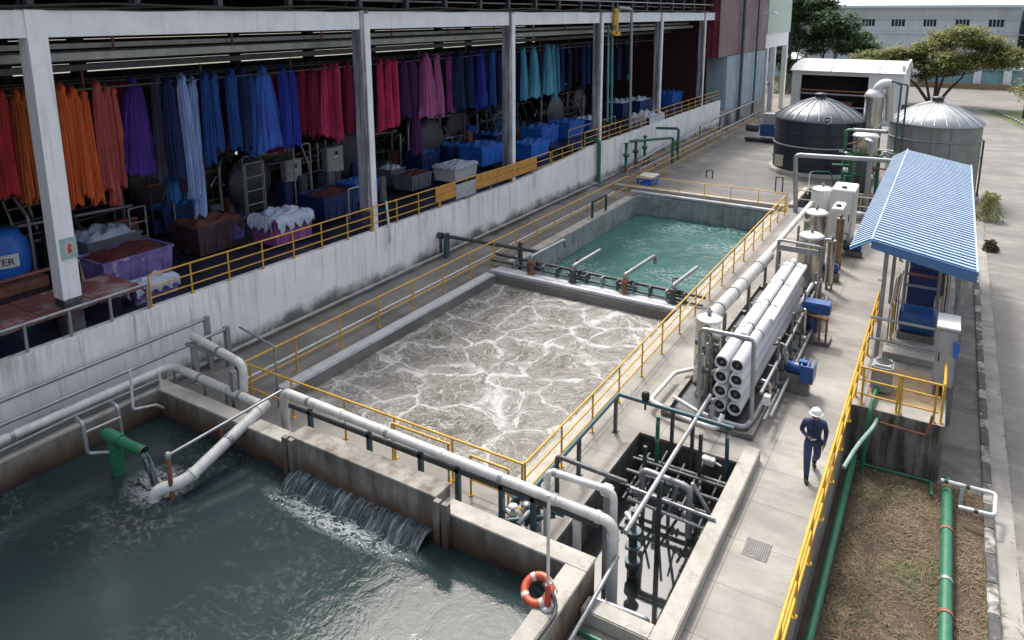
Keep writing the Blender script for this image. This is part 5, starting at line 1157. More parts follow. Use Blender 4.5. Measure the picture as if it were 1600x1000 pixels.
MB().pipe([(T2.x+2.85,T2.y-.5,-1.5),(T2.x+2.85,T2.y-.5,h2-1)],.06,8).build('side_pipe',M_dgrey,t2)
for a in (-2.05,-1.6,-1.2): 
    MB().box(T2.x+2.77*math.cos(a)-.04,T2.x+2.77*math.cos(a)+.04,T2.y+2.77*math.sin(a)-.03,T2.y+2.77*math.sin(a)+.03,-1.4,h2-.1).build('rust_seam',mat('rust_seam',(.2,.14,.07),(.25,.24,.2),.7,scale=4),t2)
# stainless scrubber column between the tanks
c=W(1364,180,y=50.5); st=thing('scrubber_column','tall stainless column with bent hood duct between the storage tanks','column',(c.x,50.5,0))
zt=W(1364,150,y=50.5).z
MB().lathe((c.x,50.5,0),[(.56,0),(.56,zt)],32).build('shell',M_steel,st)
MB().lathe((c.x,50.5,zt),[(.61,-.05),(.61,.05),(.5,.25),(.36,.4)],32).build('shoulder',M_steelw,st)
MB().tube(fillet([(c.x,50.5,zt+.2),(c.x+.3,50.5,zt+.75),(c.x+.8,50.6,zt+.85),(c.x+.95,50.7,zt-1.5)],.4),[.3]*12+[.26]*2,20).build('hood_duct',M_steelw,st)
for dx in (1.45,1.8): MB().pipe([(c.x+.9,50.4,zt+1.0),(c.x+dx,50.2,zt+.8),(c.x+dx,50.2,0)],.06,8).build('drop_pipe',M_tealp,st)
c=W(1351,235,y=46.5); z0_=W(1351,240,y=46.5).z; z1_=W(1351,215,y=46.5).z
t=vessel(c.x,46.5,.72,z1_+.35,'small stainless vessel on a green frame between the storage tanks',M_steel,M_steelw,legs=False,zb=z0_)
for dx,dy in ((-.8,-.6),(.8,-.6),(-.8,.6),(.8,.6)): MB().box(c.x+dx-.06,c.x+dx+.06,46.5+dy-.06,46.5+dy+.06,0,z0_+.1).build('leg',M_green,t)
for z in (z0_*.5,z0_): MB().box(c.x-.74,c.x+.74,45.86,45.94,z-.05,z+.05).build('brace',M_green,t)
MB().tube([(c.x+.1,46.5,z1_+.3),(c.x+.9,46.3,z1_+1.0)],.04,8).build('lever',M_galv,t)
# lower black pump under it
MB().lathe((c.x,46.5,0),[(.5,0),(.55,.1),(.55,z0_-.4),(.3,z0_-.2)],24).build('lower_drum',M_dgrey,t)
pipe_thing('white_gantry_pipe','white pipe gantry crossing in front of the navy tank',[W(1243,336,y=39.9)-V(0,0,.0),W(1243,242,y=39.9),W(1360,249,y=40.3),W(1400,252,y=40.4)],.12,M_galv,joints=[(1,.08),(1,.75)],bend=.25)
p=W(1352,328,z=0); pipe_thing('white_gantry_post','tall pale pipe post rising beside the blue shed roof',[p,V(p.x,p.y,W(1357,222,y=p.y).z),V(p.x-.3,p.y+.3,W(1357,222,y=p.y).z+.05)],.13,M_galv,joints=[(0,.6),(0,.97)],bend=.12)
gy=45.8; gf=thing('green_pipe_frame','green pipe frame with valves standing between the storage tanks','pipe frame',(-5,gy,0))
for (px,pt_,pb_) in ((1318,205,300),(1330,240,300),(1372,235,305),(1395,240,310)):
    MB().tube([W(px+3,pt_,y=gy),W(px-4,pb_,y=gy)-V(0,0,.2)],.075,10).build('upright',M_green,gf)
MB().pipe([W(1320,240,y=gy),W(1322,203,y=gy),W(1388,206,y=gy)],.1,10).build('top_pipe',M_green,gf)
MB().tube([W(1334,203,y=gy),W(1386,206,y=gy)],.115,10).build('top_sleeve',M_galv,gf)
for (a_,b_) in (((1300,257),(1328,258)),((1322,226),(1340,222)),((1370,234),(1396,236)),((1360,262),(1396,266)),((1318,275),(1334,276))): MB().tube([W(*a_,y=gy-.1),W(*b_,y=gy-.1)],.05,8).build('branch',M_white if a_[0]==1370 else M_green if a_[1]%2 else M_rust,gf)
rnd=random.Random(4)
for k in range(10):
    p=W(rnd.uniform(1300,1395),rnd.uniform(235,292),y=gy-rnd.uniform(.1,1)); MB().lathe(p,[(.05,-.15),(.16,-.1),(.16,-.03),(.07,0),(.16,.05),(.16,.1),(.05,.15)],10,'x' if k%2 else 'z').build('valve',(M_galv,M_dgrey,M_green,M_whiteplastic)[k%4],gf)
MB().pipe([W(1262,305,z=0),W(1266,268,y=46.3),W(1298,268,y=46.8),W(1303,292,z=0)],.035,8,.3).build('hoop_rail',M_green,gf)
t=thing('pale_bucket','pale bucket standing by the green pipe frame','bucket',W(1346,300,z=0)); q=W(1346,300,z=0); MB().lathe(q,[(.2,0),(.26,.5),(.28,.5),(.22,.02)],16,cap=False).build('shell',M_cab,t)
# basin railing (white/orange)
railing('pale orange railing across the near side of the far basin',[(-6.9,40.7,0),(-1.9,40.7,0)],evenly(4),hs=(1.05,.55),r=.03,m=mat('faded_orange_paint',(.5,.33,.16),(.45,.4,.33),.5,scale=5))
t=thing('low_pump','small grey pump and base at the end of the basin railing','pump',(-3.6,39.5,0)); MB().lathe((-3.5,39.6,.3),[(.2,-.4),(.25,-.3),(.25,.3),(.15,.4)],14,'x').build('body',M_grey,t); MB().box(-4,-3,39.3,39.9,0,.12).build('plinth',M_conc,t)
for k,(px,py,lb_) in enumerate(((1222,300,'left'),(1113,278,'farther left'))):
    q=W(px,py,z=0); t=thing('pipe_stub','bent dark pipe stub on the %s part of the yard slab'%lb_,'pipe',q); MB().pipe([q,q+V(0,0,.9 if k==0 else .5),q+V(-.4,0,.9 if k==0 else .45),q+V(-.4,0,.0)],.04,8).build('pipe',M_dgrey,t)
# blue skid machine left of navy tank, blue lidded box
q=W(1205,222,z=0); t=thing('blue_skid_machine','blue box machine on wheels left of the navy tank','machine',q)
MB().box(q.x-.9,q.x+.4,q.y-.4,q.y+.5,.5,1.5,.04).build('body',M_blue,t); MB().box(q.x-.7,q.x+.3,q.y-.4,q.y+.5,1.5,2.4,.05).build('hood',M_cab,t)
MB().lathe((q.x-1.6,q.y,1.1),[(.3,-.5),(.35,-.4),(.35,.4),(.3,.5)],16,'x').build('motor',M_dgrey,t); MB().box(q.x-2.1,q.x+.5,q.y-.5,q.y+.6,.12,.3).build('skid_frame',M_dgrey,t)
for dx in (-1.8,-.2): MB().lathe((q.x+dx,q.y-.6,.16),[(.16,-.05),(.16,.05)],14,'y').build('wheel',M_black,t)
q=W(1012,288,z=0); t=thing('lidded_box','blue box with white lid on the far walkway','box',q); MB().box(q.x-.45,q.x+.45,q.y-.7,q.y+.7,.05,.5,.03).build('body',M_bblue,t); MB().box(q.x-.5,q.x+.5,q.y-.75,q.y+.75,.5,.6,.03).build('lid',M_whiteplastic,t)
MB().lathe((-18.3,70,0),[(.3,0),(.34,.2),(.34,.9),(.2,1.1)],16).build('round_canister',M_cab); tag(bpy.data.objects['round_canister'],'pale canister at the foot of the blue cladding','canister')
# drain grate
gt=thing('drain_grate','dark square drain grate set in the walkway paving','grate',(-2.43,13.2,0))
MB().box(-2.68,-2.18,12.92,13.47,.004,.012).build('frame',M_frame,gt)
for k in range(12): MB().box(-2.65+k*.04,-2.63+k*.04,12.95,13.44,.013,.02).build('bar',M_dgrey,gt)
# ================================================================ BLUE ROOFED SHED ON PLATFORM
sh=thing('pump_shed','open steel shed with blue corrugated roof with paler ribs','shed',(-.3,30,0))
def roofmat():
    m,t,b,P=base_mat('blue_corrugated')
    c=mixc(t,ramp(t,noise(t,P,1.2,6,.6),[(.3,0),(.7,1)]),(.08,.19,.37),(.06,.15,.30))
    setp(t,b,col=c,rough=.42,metal=.15,spec=.5); return m
M_blueroof=roofmat(); M_bluetrim=mat('blue_trim',(.07,.17,.36),(.05,.13,.28),.45,scale=2)
M_whiter=mat('pale_rib',(.40,.50,.62),(.28,.39,.52),.4,scale=2)
def corr(x0,z0_,x1,z1_,y0,y1,pitch,name,parent):
    n=int((y1-y0)/pitch); g=MB(); d=V(x1-x0,0,z1_-z0_).normalized(); nn=V(-d.z,0,d.x); 
    if nn.z<0: nn=-nn
    prof=[]
    for k in range(n):
        y=y0+k*pitch
        prof+= [(y,0),(y+pitch*.42,0),(y+pitch*.5,.055),(y+pitch*.92,.055)]
    prof.append((y1,0)); vs=[]
    for y,o in prof:
        vs+= [V(x0,y,z0_)+nn*o,V(x1,y,z1_)+nn*o]
    for i in range(len(prof)-1):
        g.cur=1 if i%4 in (2,) else 0  # crest of each rib takes the paler colour
        g.add([vs[2*i],vs[2*i+1],vs[2*i+3],vs[2*i+2]],[(0,1,2,3)])
    # underside sheet
    g.cur=0; g.add([V(x0,y0,z0_)-nn*.03,V(x1,y0,z1_)-nn*.03,V(x1,y1,z1_)-nn*.03,V(x0,y1,z0_)-nn*.03],[(3,2,1,0)])
    return g.build(name,[M_blueroof,M_whiter],parent,fix=False)
SY0,SY1=23.0,40.0; RXX,RZ=-1.62,3.86
rr_=corr(RXX,RZ,1.09,3.36,SY0,SY1,.30,'roof_sheet',sh); corr(RXX-.001,RZ,-2.2,3.50,SY0,SY1,.30,'roof_sheet',sh)
g=MB(); dz_=.0; g.add([(RXX,SY0-.02,RZ+.05),(1.13,SY0-.02,3.41),(1.13,SY0-.02,3.08),(RXX,SY0-.02,RZ-.2),(RXX,SY0-.06,RZ+.05),(1.13,SY0-.06,3.41),(1.13,SY0-.06,3.08),(RXX,SY0-.06,RZ-.2)],[(0,1,2,3),(7,6,5,4),(4,5,1,0),(3,2,6,7)]); g.build('front_fascia',M_bluetrim,sh)
MB().box(1.10,1.15,SY0,SY1,3.3,3.42).build('edge_trim',M_whiter,sh); MB().tube([(RXX,SY0,RZ+.05),(RXX,SY1,RZ+.05)],.035,8).build('ridge_cap',M_whiter,sh)
for y in (23.4,28.6,34,39.3):
    for x,z in ((-1.2,3.7),(.88,3.3)): MB().box(x-.06,x+.06,y-.06,y+.06,0 if x<0 else DZ,z).build('post',M_grey,sh)
    MB().tube([(-1.2,y,3.66),(.88,y,3.3)],.05,8).build('rafter',M_grey,sh)
for y in (23.42,23.55): pass
for z,x1_ in ((1.42,.85),(.75,.3)): MB().tube([(-1.45,23.2,z),(x1_,23.2,z-.02)],.05 if z>1 else .04,8).build('cross_rail',M_galv,sh)
MB().box(-1.05,.85,23.6,39.5,.004,.22).build('plinth',M_conc,sh)
g=MB(); g.add([(-1.2,20.9,.004),(.6,20.9,.004),(.6,23.1,.004),(-1.2,23.1,.004)],[(0,1,2,3)]); struct(g,'platform_floor',mat('sandy_floor',(.38,.27,.16),(.27,.2,.13),.85,scale=1.3,spots=(.15,.12,.09),sp_scale=1.8))
g=MB(); g.box(-1.55,.72,20.135,20.149,-1.6,-.004); struct(g,'platform_face',mat('stained_platform_face',(.24,.225,.195),(.15,.14,.12),.85,scale=1.2,streak=(.03,.028,.022),sk_amt=.92,sk_scale=(3,3,.45),sk_thr=(.42,.6)))
# equipment below the shed
pk=thing('shed_pump','large blue cylindrical motor on a frame under the shed','pump',(-.25,25.3,.2))
MB().lathe((-.72,25.2,.85),[(.1,-.05),(.42,0),(.45,.1),(.45,.9),(.42,1.0),(.1,1.05)],28,'x').build('motor_body',M_blue,pk)
MB().box(-.75,.3,24.85,25.55,.22,.45).build('base_frame',M_frame,pk)
for x in (-.9,.45): MB().box(x-.03,x+.03,24.6,24.66,.22,1.4).build('guard_post',M_yel,pk)
MB().pipe([(-1.0,24.3,.3),(-1.0,24.2,.3),(.55,24.2,.3),(.55,24.4,1.2)],.03,8).build('guard_pipe',M_galv,pk)
for k in range(7):
    x=-1.0+.06*k if k<4 else .42+.08*(k-4); MB().pipe([(x,24.5+.3*k,.25),(x,24.5+.3*k,1.3+.1*k),(x,27,1.5+.1*k)],.025,8).build('conduit',(M_galv,M_brass,M_dgrey)[k%3],pk)
fr=thing('shed_rack','grey steel ladder rack standing under the shed roof','rack',(-.3,27,.2))
for x in (-.72,.28): MB().box(x-.05,x+.05,26.5,26.6,.22,3.3).build('upright',M_grey,fr)
for z in (1.5,1.9,2.4,2.9): MB().box(-.67,.23,26.52,26.58,z-.04,z+.04).build('rung',M_galv if z!=1.9 else M_rust,fr)
MB().box(-.65,.2,27.2,28.4,.3,1.9,.05).build('control_cabinet',M_bnavy,fr); MB().box(-.6,.5,29.4,31,.3,2.2,.05).build('rear_cabinet',M_dgrey,fr)
MB().lathe((-.2,33,.22),[(.6,0),(.62,.1),(.62,1.5),(.4,1.8)],24).build('rear_drum',M_bnavy,fr)
q=W(1371,470,x=-1.75); ho=thing('blue_hopper','blue motor and hopper hung on the left side of the shed','hopper',(q.x,q.y,.9))
MB().lathe((q.x,q.y,q.z),[(.07,-1.1),(.1,-.7),(.22,-.2),(.27,.1),(.27,.18)],20).build('cone',M_bnavy,ho); MB().lathe((q.x,q.y,q.z+.2),[(.3,0),(.3,.06),(.26,.07),(.26,.5),(.1,.58)],20).build('motor_body',M_blue,ho); MB().tube([(q.x,q.y,q.z),(q.x+.5,q.y,q.z)],.05,8).build('arm',M_grey,ho)
MB().box(q.x-.06,q.x+.06,q.y-.06,q.y+.06,0,q.z-.9).build('stand',M_grey,ho)
# electrical cabinet and cooling unit on platform
ec=thing('electric_cabinet','tall grey electrical cabinet at the front right of the shed','cabinet',(.5,22.3,0))
MB().box(.33,.83,21.75,22.75,.35,2.05,.02).build('body',M_cab,ec); MB().box(.30,.86,21.70,22.8,2.051,2.11,.01).build('top',M_whiteplastic,ec)
MB().box(.37,.79,21.725,21.748,.42,1.98,.005).build('door',M_cab,ec); MB().tube([(.42,21.7,1.1),(.42,21.7,1.35)],.015,6).build('handle',M_black,ec)
for x in (.4,.76): MB().box(x-.03,x+.03,21.8,22.7,.004,.35).build('leg',M_frame,ec)
MB().add([(.72,21.70,1.75),(.9,21.70,1.7),(.86,21.70,1.25),(.76,21.70,1.28),(.72,21.68,1.75),(.9,21.68,1.7),(.86,21.68,1.25),(.76,21.68,1.28)],[(0,1,2,3),(7,6,5,4),(0,4,5,1),(1,5,6,2),(2,6,7,3),(3,7,4,0)]).build('cloth_strip',M_bblue,ec)
cu=thing('cooling_unit','grey box cooling unit with round top fan on the platform','cooling unit',(-.85,21.6,0))
MB().box(-1.16,-.62,21.1,21.75,.05,.85,.06).build('body',M_cab,cu); MB().lathe((-.89,21.45,.85),[(.2,0),(.2,.02),(.17,.021)],24).build('fan_ring',M_dgrey,cu); MB().lathe((-.89,21.45,.873),[(.15,0),(.02,.01)],8).build('fan_blades',M_black,cu)
g=MB(); g.box(-1.16+.03,-.65,21.085,21.098,.15,.75); g.build('front_panel',M_grey,cu)
pipe_thing('platform_drain_pipe','thin rusty pipe along the front face of the platform',[(-1.0,20.02,-.25),(.35,20.02,-.3),(.42,20.02,.3)],.035,M_rust,bend=.1)
# hoses and pipes around the dirt bed
hz=thing('pale_green_hose','pale green hose curving from the platform over the yellow railing','hose',(-.9,20,-.2))
MB().tube(fillet([V(-.85,20.05,-.2),V(-.88,19.5,-.15),V(-1.15,18.6,-.25),V(-1.35,17.6,-.4)],.6),.05,10).build('hose',mat('pale_green_hose',(.28,.42,.36),(.22,.34,.3),.45),hz)
MB().lathe((-.85,20.1,-.2),[(.07,-.1),(.07,.1)],12,'y').build('socket',M_green,hz)
pipe_thing('green_bed_pipe','green pipe running low beside the wall of the dirt bed',[(-1.28,2,-1.2),(-1.28,19.6,-1.2)],.085,M_green)
pipe_thing('green_cable_pipe','green pipe rising over the front of the platform',[W(1350,700,y=19.6)-V(0,0,.9),W(1352,690,y=19.7),W(1360,640,y=19.9),W(1383,560,y=22.9)],.055,M_green)
gpipe=[W(1475,1080,z=-1.35),W(1477,1000,z=-1.35),W(1480,752,z=-1.3)]
bp=pipe_thing('thick_green_pipe','thick green pipe lying across the dry grass bed on the right',gpipe,.125,M_green,joints=[(1,.12,M_rust),(1,.3,M_galv),(1,.62,M_rust),(1,.93,M_rust)])
pipe_thing('thin_green_pipe','thin green pipe along the foot of the platform wall',[(-1.2,19.9,-1.55),(.55,19.9,-1.5),(.6,19.2,-1.45)],.035,M_green)
wp=[W(1470,750,z=-1.0),W(1556,772,z=-1.0),W(1554,806,z=-1.1),W(1498,792,z=-1.2)]
pipe_thing('white_pipe_loop','white and dark pipe loop at the head of the dry grass bed',wp,.05,M_white,joints=[(0,.1,M_dgrey),(0,.5,M_dgrey),(1,.5),(2,.5,M_dgrey)],supports=[(W(1504,760,z=-1.).x,W(1504,760,z=-1.).y,-1.05,-1.75)],sm=M_white,sr=.04,bend=.1)
t=thing('bright_green_plug','bright green plug on the wall beside the railing','plug',W(1311,765,x=-1.6)); q=W(1311,768,x=-1.5); MB().lathe(q,[(.09,-.25),(.11,-.1),(.1,.15),(.05,.2)],12).build('plug',mat('bright_green',(.08,.5,.02),(.06,.35,.02),.6),t)
pipe_thing('black_hose','black hose lying on the edge of the dry grass bed',[W(1550,900,z=-1.6),W(1555,930,z=-1.55),W(1545,975,z=-1.6)],.03,M_dgrey,bend=.3)
# dry grass: thousands of blades
def blades(name,x0,x1,y0,y1,z,n,h,label,mats,seed,inside=None):
    rnd=random.Random(seed); g=MB()
    for k in range(n):
        x,y=rnd.uniform(x0,x1),rnd.uniform(y0,y1)
        if inside and not inside(x,y): continue
        cl=.5+.5*math.sin(x*3.1+1.3*math.sin(y*1.7))*math.cos(y*2.3+x)
        hh=h*rnd.uniform(.3,1.2)*(.4+cl); a=2.2*math.sin(x*.9+y*.7)+1.3*math.sin(y*1.9-x)+rnd.gauss(0,.7); le=rnd.uniform(1.,3.4)*hh; w_=rnd.uniform(.003,.009)
        if rnd.random()>.25+cl: continue
        dx,dy=math.cos(a),math.sin(a); g.cur=0 if rnd.random()<.6 else (1 if rnd.random()<.75 else 2)
        p=V(x,y,z-.01); s_=V(-dy,dx,0)*w_
        m1=p+V(dx,dy,0)*le*.4+V(0,0,hh*.6); e_=p+V(dx,dy,0)*le+V(0,0,hh*.5)
        g.add([p-s_,p+s_,m1+s_*.8,m1-s_*.8,e_],[(0,1,2,3),(3,2,4)])
    o=g.build(name,mats,fix=False); return tag(o,label,'grass',None,'stuff')
M_g1=mat('straw',(.27,.20,.13),(.19,.14,.09),.9,scale=5); M_g2=mat('dead_leaf',(.12,.08,.05),(.08,.055,.035),.9,scale=5); M_g3=mat('weed_green',(.10,.14,.05),(.07,.10,.035),.8,scale=5)
blades('dry_grass',-1.2,1.7,8,20,DZ,60000,.10,'dry brown grass and litter covering the sunken bed',[M_g1,M_g2,M_g3],5)
blades('green_weeds',-1.2,1.7,9,20,DZ,9000,.14,'patches of green weeds among the dry grass',[M_g3,M_g3,M_g1],15,lambda x,y: math.sin(x*2.1+y*.8)+math.sin(y*1.7-x*1.3)>1.25)
blades('gutter_weeds',1.62,2.0,14,60,DZ+.02,2600,.12,'weeds growing along the kerb and gutter',[M_g3,M_g1,M_g2],6,lambda x,y: math.sin(y*1.3)+math.sin(y*.53+1)>.35)
blades('gutter_weeds',2.28,2.42,10,70,DZ+.0,1800,.07,'thin weed line at the road edge',[M_g2,M_g3,M_g1],9)
blades('wall_weeds',-18.75,-18.3,26,42,.0,1500,.14,'weeds along the foot of the white wall',[M_g3,M_g3,M_g1],10,lambda x,y: math.sin(y*.9)>-.2)
blades('lawn_grass',9,24,72,110,DZ+.0,9000,.25,'mown green lawn beyond the curved kerb',[M_g3,M_g3,M_g1],12,lambda x,y: x>8.6-.9*max(0,(y-84)/10)**1.6)
g=MB(); g.add([(8.3,60,DZ+.008),(70,60,DZ+.008),(70,110,DZ+.008),(3.,110,DZ+.008),(5.2,101,DZ+.008),(8.1,86,DZ+.008)],[(0,1,2,3,4,5)]); struct(g,'lawn',mat('lawn',(.11,.14,.05),(.075,.1,.035),.95,scale=1.5))
def bush(x,y,z,r,h,n,label,m,seed,name='bush'):
    rnd=random.Random(seed); t=thing(name,label,'bush',(x,y,z)); g=MB()
    for k in range(n):
        a=rnd.uniform(0,6.28); q=rnd.random()**.5; zz=rnd.random(); rr=r*q*(1-.6*zz); p=V(x+rr*math.cos(a),y+rr*math.sin(a),z+h*zz)
        d=V(rnd.gauss(0,1),rnd.gauss(0,1),rnd.gauss(.4,.6)).normalized(); s_=d.orthogonal().normalized()*.04*rnd.uniform(.7,1.6); L=d*rnd.uniform(.1,.22)
        g.add([p,p+L*.5+s_,p+L,p+L*.5-s_],[(0,1,2,3)])
    g.build('foliage',m,t,fix=False)
    for k in range(5): MB().tube([(x,y,z),(x+rnd.uniform(-r,r)*.6,y+rnd.uniform(-r,r)*.6,z+h*.8)],.015,5).build('stem',M_bark,t)
    return t
q=W(1547,392,z=DZ); bush(q.x,q.y,DZ,.4,.5,500,'small dark dry plant standing at the road gutter',leafmat('dry_dark',(.07,.05,.04),(.12,.09,.06)),3)
q=W(1532,268,z=DZ); bush(2.6,50,DZ,.9,1.6,900,'scrubby plants at the right foot of the grey tank',M_leafl,4)
# ================================================================ BACKGROUND
ws=thing('white_shed','long white shed with curved roof and dark open front','shed',(-12,90,DZ)); wy=88.
def XX(px,py=120,y=88.): return W(px,py,y=y).x
ze=W(1240,109,y=wy).z; zt=ze+1.9
xl,xm,xr=XX(1238),XX(1358),XX(1412)
MB().box(xl,xl+1.,wy,wy+.3,DZ,ze).build('front_pillar',M_whiteplastic,ws); MB().box(xm,xr,wy,wy+.3,DZ,ze).build('front_panel',M_white2,ws)
MB().box(xl+1.001,xm-.001,wy,wy+.3,ze-.5,ze).build('lintel',M_whiteplastic,ws)
MB().box(xl,xl+.2,wy+.31,wy+14,DZ,ze).build('side_wall',M_white2,ws); MB().box(xr-.2,xr,wy+.31,wy+14,DZ,ze+.8).build('side_wall',M_white2,ws); MB().box(xl+.21,xr-.21,wy+13.7,wy+14,DZ,ze).build('rear_wall',M_interior,ws)
MB().box(xl+.21,xm,wy+3,wy+3.2,DZ,ze-.3).build('inner_wall',M_interior,ws)
g=MB(); g.prism([(wy-.3,ze),(wy+1.0,ze+.45),(wy+4,ze+.8),(wy+7,ze+.95),(wy+10,ze+.8),(wy+14.3,ze),(wy+14.3,ze-.1),(wy-.3,ze-.1)],'x',xl-.2,xr+.2); g.build('roof',mat('white_roof_sheet',(.7,.7,.68),(.6,.6,.58),.5,scale=.6),ws)
for k,px in enumerate((1300,1375)): x=XX(px,100); MB().tube([(x,wy-.33,ze),(x,wy+.97,ze+.48),(x,wy+4,ze+.83),(x,wy+7,ze+.98)],.05,6).build('roof_seam',M_grey,ws)
for z,mm in ((ze-2.2,M_rust),(ze-2.6,M_galv),(ze-4,M_galv)): MB().tube([(xl+1,wy-.1,z),(xm,wy-.1,z)],.1,8).build('front_rail',mm,ws)
for k in range(6): MB().box(xl+1.3+k*1.9,xl+2.6+k*1.9,wy+1.5,wy+2.5,DZ,DZ+1.2+.5*(k%3)).build('stored_crate',M_dgrey if k%2 else M_rust,ws)
# far warehouse
WY=148.; wh=thing('far_warehouse','long pale grey warehouse closing the yard in the distance','building',(0,WY,DZ))
M_wh=mat('pale_grey_cladding',(.52,.55,.57),(.46,.49,.51),.6,scale=.1,streak=(.3,.32,.33),sk_amt=.5,sk_scale=(.6,.6,.02))
def WP(px,py): p=W(px,py,y=WY); return p.x,p.z
x0=WP(1180,50)[0]; x1=WP(1592,50)[0]; ze=WP(1400,11)[1]
zz=[WP(1400,v)[1] for v in (30,41,50,98)]
wins=[(1347,1367),(1393,1414),(1443,1463),(1493,1515),(1545,1569),(1300,1318),(1255,1272)]
MB().box(x0,x1,WY,WY+30,zz[0],ze).build('upper_wall',M_wh,wh)
MB().box(x0,x1,WY+.2,WY+30,zz[2],zz[0]-.001).build('window_band_wall',M_wh,wh); MB().box(x0,x1,WY,WY+30,zz[3],zz[2]-.001).build('wall',M_wh,wh)
xsw=[]; 
for a,b in sorted(wins): xsw.append((WP(a,35)[0],WP(b,35)[0]))
prev=x0
for a,b in xsw:
    MB().box(prev,a,WY-.0,WY+.19,zz[1],zz[0]-.002).build('band_panel',M_wh,wh); prev=b
    f=MB().box(a,b,WY+.1,WY+.19,zz[1],zz[0]-.01).build('window',M_glass,wh)
    for k in (1,2,3): MB().box(a+(b-a)*k/4-.05,a+(b-a)*k/4+.05,WY+.04,WY+.09,zz[1],zz[0]-.01).build('mullion',M_wh,f)
MB().box(prev,x1,WY,WY+.19,zz[1],zz[0]-.002).build('band_panel',M_wh,wh); MB().box(x0,x1,WY,WY+.19,zz[2],zz[1]-.002).build('band_panel',M_wh,wh)
MB().box(x0,x1,WY-.3,WY-.01,zz[0]+.02,zz[0]+.25).build('ledge',M_wh,wh); MB().box(x0,x1,WY-.3,WY-.01,zz[2]-.3,zz[2]).build('ledge',M_wh,wh)
g=MB(); g.prism([(WY-1.2,ze-.1),(WY-1.2,ze+.3),(WY+25,ze+8),(WY+25,ze+7.6)],'x',x0-1,x1+.5); g.build('roof',mat('white_metal_roof',(.62,.66,.7),(.55,.59,.63),.45,scale=.2),wh)
# recess below with teal wall and posts
MB().box(WP(1300,100)[0],WP(1592,100)[0]+6,WY-8,WY+0,zz[3]-.25,zz[3]+.1).build('canopy',M_wh,wh)
MB().box(x0,x1+8,WY-7.0,WY-6.6,DZ,zz[3]-.26).build('ground_wall',mat('teal_wall',(.3,.5,.54),(.25,.43,.47),.7,scale=.3),wh)
for px in (1527,1574,1430): 
    x=W(px,120,y=WY-7.5).x; MB().box(x-.55,x+.55,WY-7.9,WY-7.1,DZ,zz[3]-.26).build('post',M_white2,wh)
MB().box(x0,x1+8,WY-9,WY-8.6,DZ,DZ+.9).build('low_wall',mat('orange_brown_wall',(.3,.2,.12),(.22,.16,.11),.8,scale=.5),wh)
w2=thing('side_building','lighter building edge at the far right behind the warehouse','building',(40,160,DZ))
MB().box(x1+1.2,x1+40,WY-4,WY+30,DZ,ze+3).build('wall',mat('pale_blue_wall',(.40,.45,.5),(.35,.4,.45),.6,scale=.2),w2); MB().box(x1+1.,x1+41,WY-4.6,WY+31,ze+3.01,ze+3.6).build('roof',M_wh,w2)
# excavator-like yellow machine and pole at far right
q=W(1577,132,z=DZ); ex=thing('yellow_loader','yellow machine arm parked by the far canopy','excavator',(q.x,q.y,DZ))
MB().box(q.x-2.5,q.x+2.,q.y-1.2,q.y+1.2,DZ+.9,DZ+2.2,.1).build('body',M_yel,ex); MB().pipe([(q.x-1,q.y,DZ+2),(q.x-4.5,q.y,DZ+3.0),(q.x+1,q.y,DZ+5.6)],.35,8).build('arm',M_yel,ex)
for dy in (-1.2,1.2): MB().box(q.x-2.6,q.x+2.2,q.y+dy-.3,q.y+dy+.3,DZ,DZ+.88,.2).build('track',M_black,ex)
MB().box(q.x-.2,q.x+1.4,q.y-.9,q.y+.9,DZ+2.21,DZ+3.6,.1).build('cab',M_glass,ex)
# trees
def tree(px,base,D,crown,label,mleaf,seed,nleaf,trunks,ls=.42,name='tree'):
    """base: trunk foot x (m); crown: list of (px,py,rx_px,ry_px) blobs at distance y=D"""
    rnd=random.Random(seed); b=V(base,D,DZ); t=thing(name,label,'tree',b)
    dd=_f.dot(V(base,D,0)-V(0,0,CAMH)); k=dd/FPX
    g=MB(); blobs=[]
    for (cx,cy,rx,ry) in crown:
        dy=rnd.uniform(-3,3); p=W(cx,cy,y=D+dy); blobs.append((p,rx*k,ry*k))
    tot=sum(r1*r2 for _,r1,r2 in blobs)
    for p,rx,ry in blobs:
        ncl=int(nleaf*rx*ry/tot/26)+1
        for q in range(ncl):
            # leaf spray clumps
            while True:
                u=V(rnd.uniform(-1,1),rnd.uniform(-1,1),rnd.uniform(-1,1))
                if .3<u.length<1: break
            c=p+V(u.x*rx,u.y*rx*.8,u.z*ry); cr=rnd.uniform(.5,1.25)
            g.cur=0 if rnd.random()<.6 else 1
            for j in range(26):
                o=V(rnd.gauss(0,.5),rnd.gauss(0,.5),rnd.gauss(0,.2))*cr; d=V(rnd.gauss(0,1),rnd.gauss(0,1),rnd.gauss(0,.45)).normalized()
                s_=d.cross(V(rnd.gauss(0,.4),rnd.gauss(0,.4),1)).normalized()*ls*.3*rnd.uniform(.6,1.3); L=d*ls*rnd.uniform(.6,1.4); a=c+o
                g.add([a,a+L*.5+s_,a+L,a+L*.5-s_],[(0,1,2,3)])
    g.build('crown',mleaf,t,fix=False)
    for (tx,tz,r0) in trunks:
        P0=b+V(rnd.uniform(-.4,.4),rnd.uniform(-.4,.4),-.1)
        top=b+V(tx,rnd.uniform(-1,1),tz); mid=P0.lerp(top,.5)+V(tx*.12,0,-.3)
        MB().tube(fillet([P0,P0.lerp(mid,.6)+V(0,0,.3),mid,top],1),[r0*(1-.045*i) for i in range(14)],9).build('trunk',M_bark,t)
        for q in range(4):
            s0=mid.lerp(top,rnd.random()*.8); bl=rnd.choice(blobs)[0]; e_=s0.lerp(bl,.8)
            MB().tube([s0,s0.lerp(e_,.5)+V(0,0,-.3),e_],[r0*.4,r0*.28,r0*.1],6).build('branch',M_bark,t)
    return t
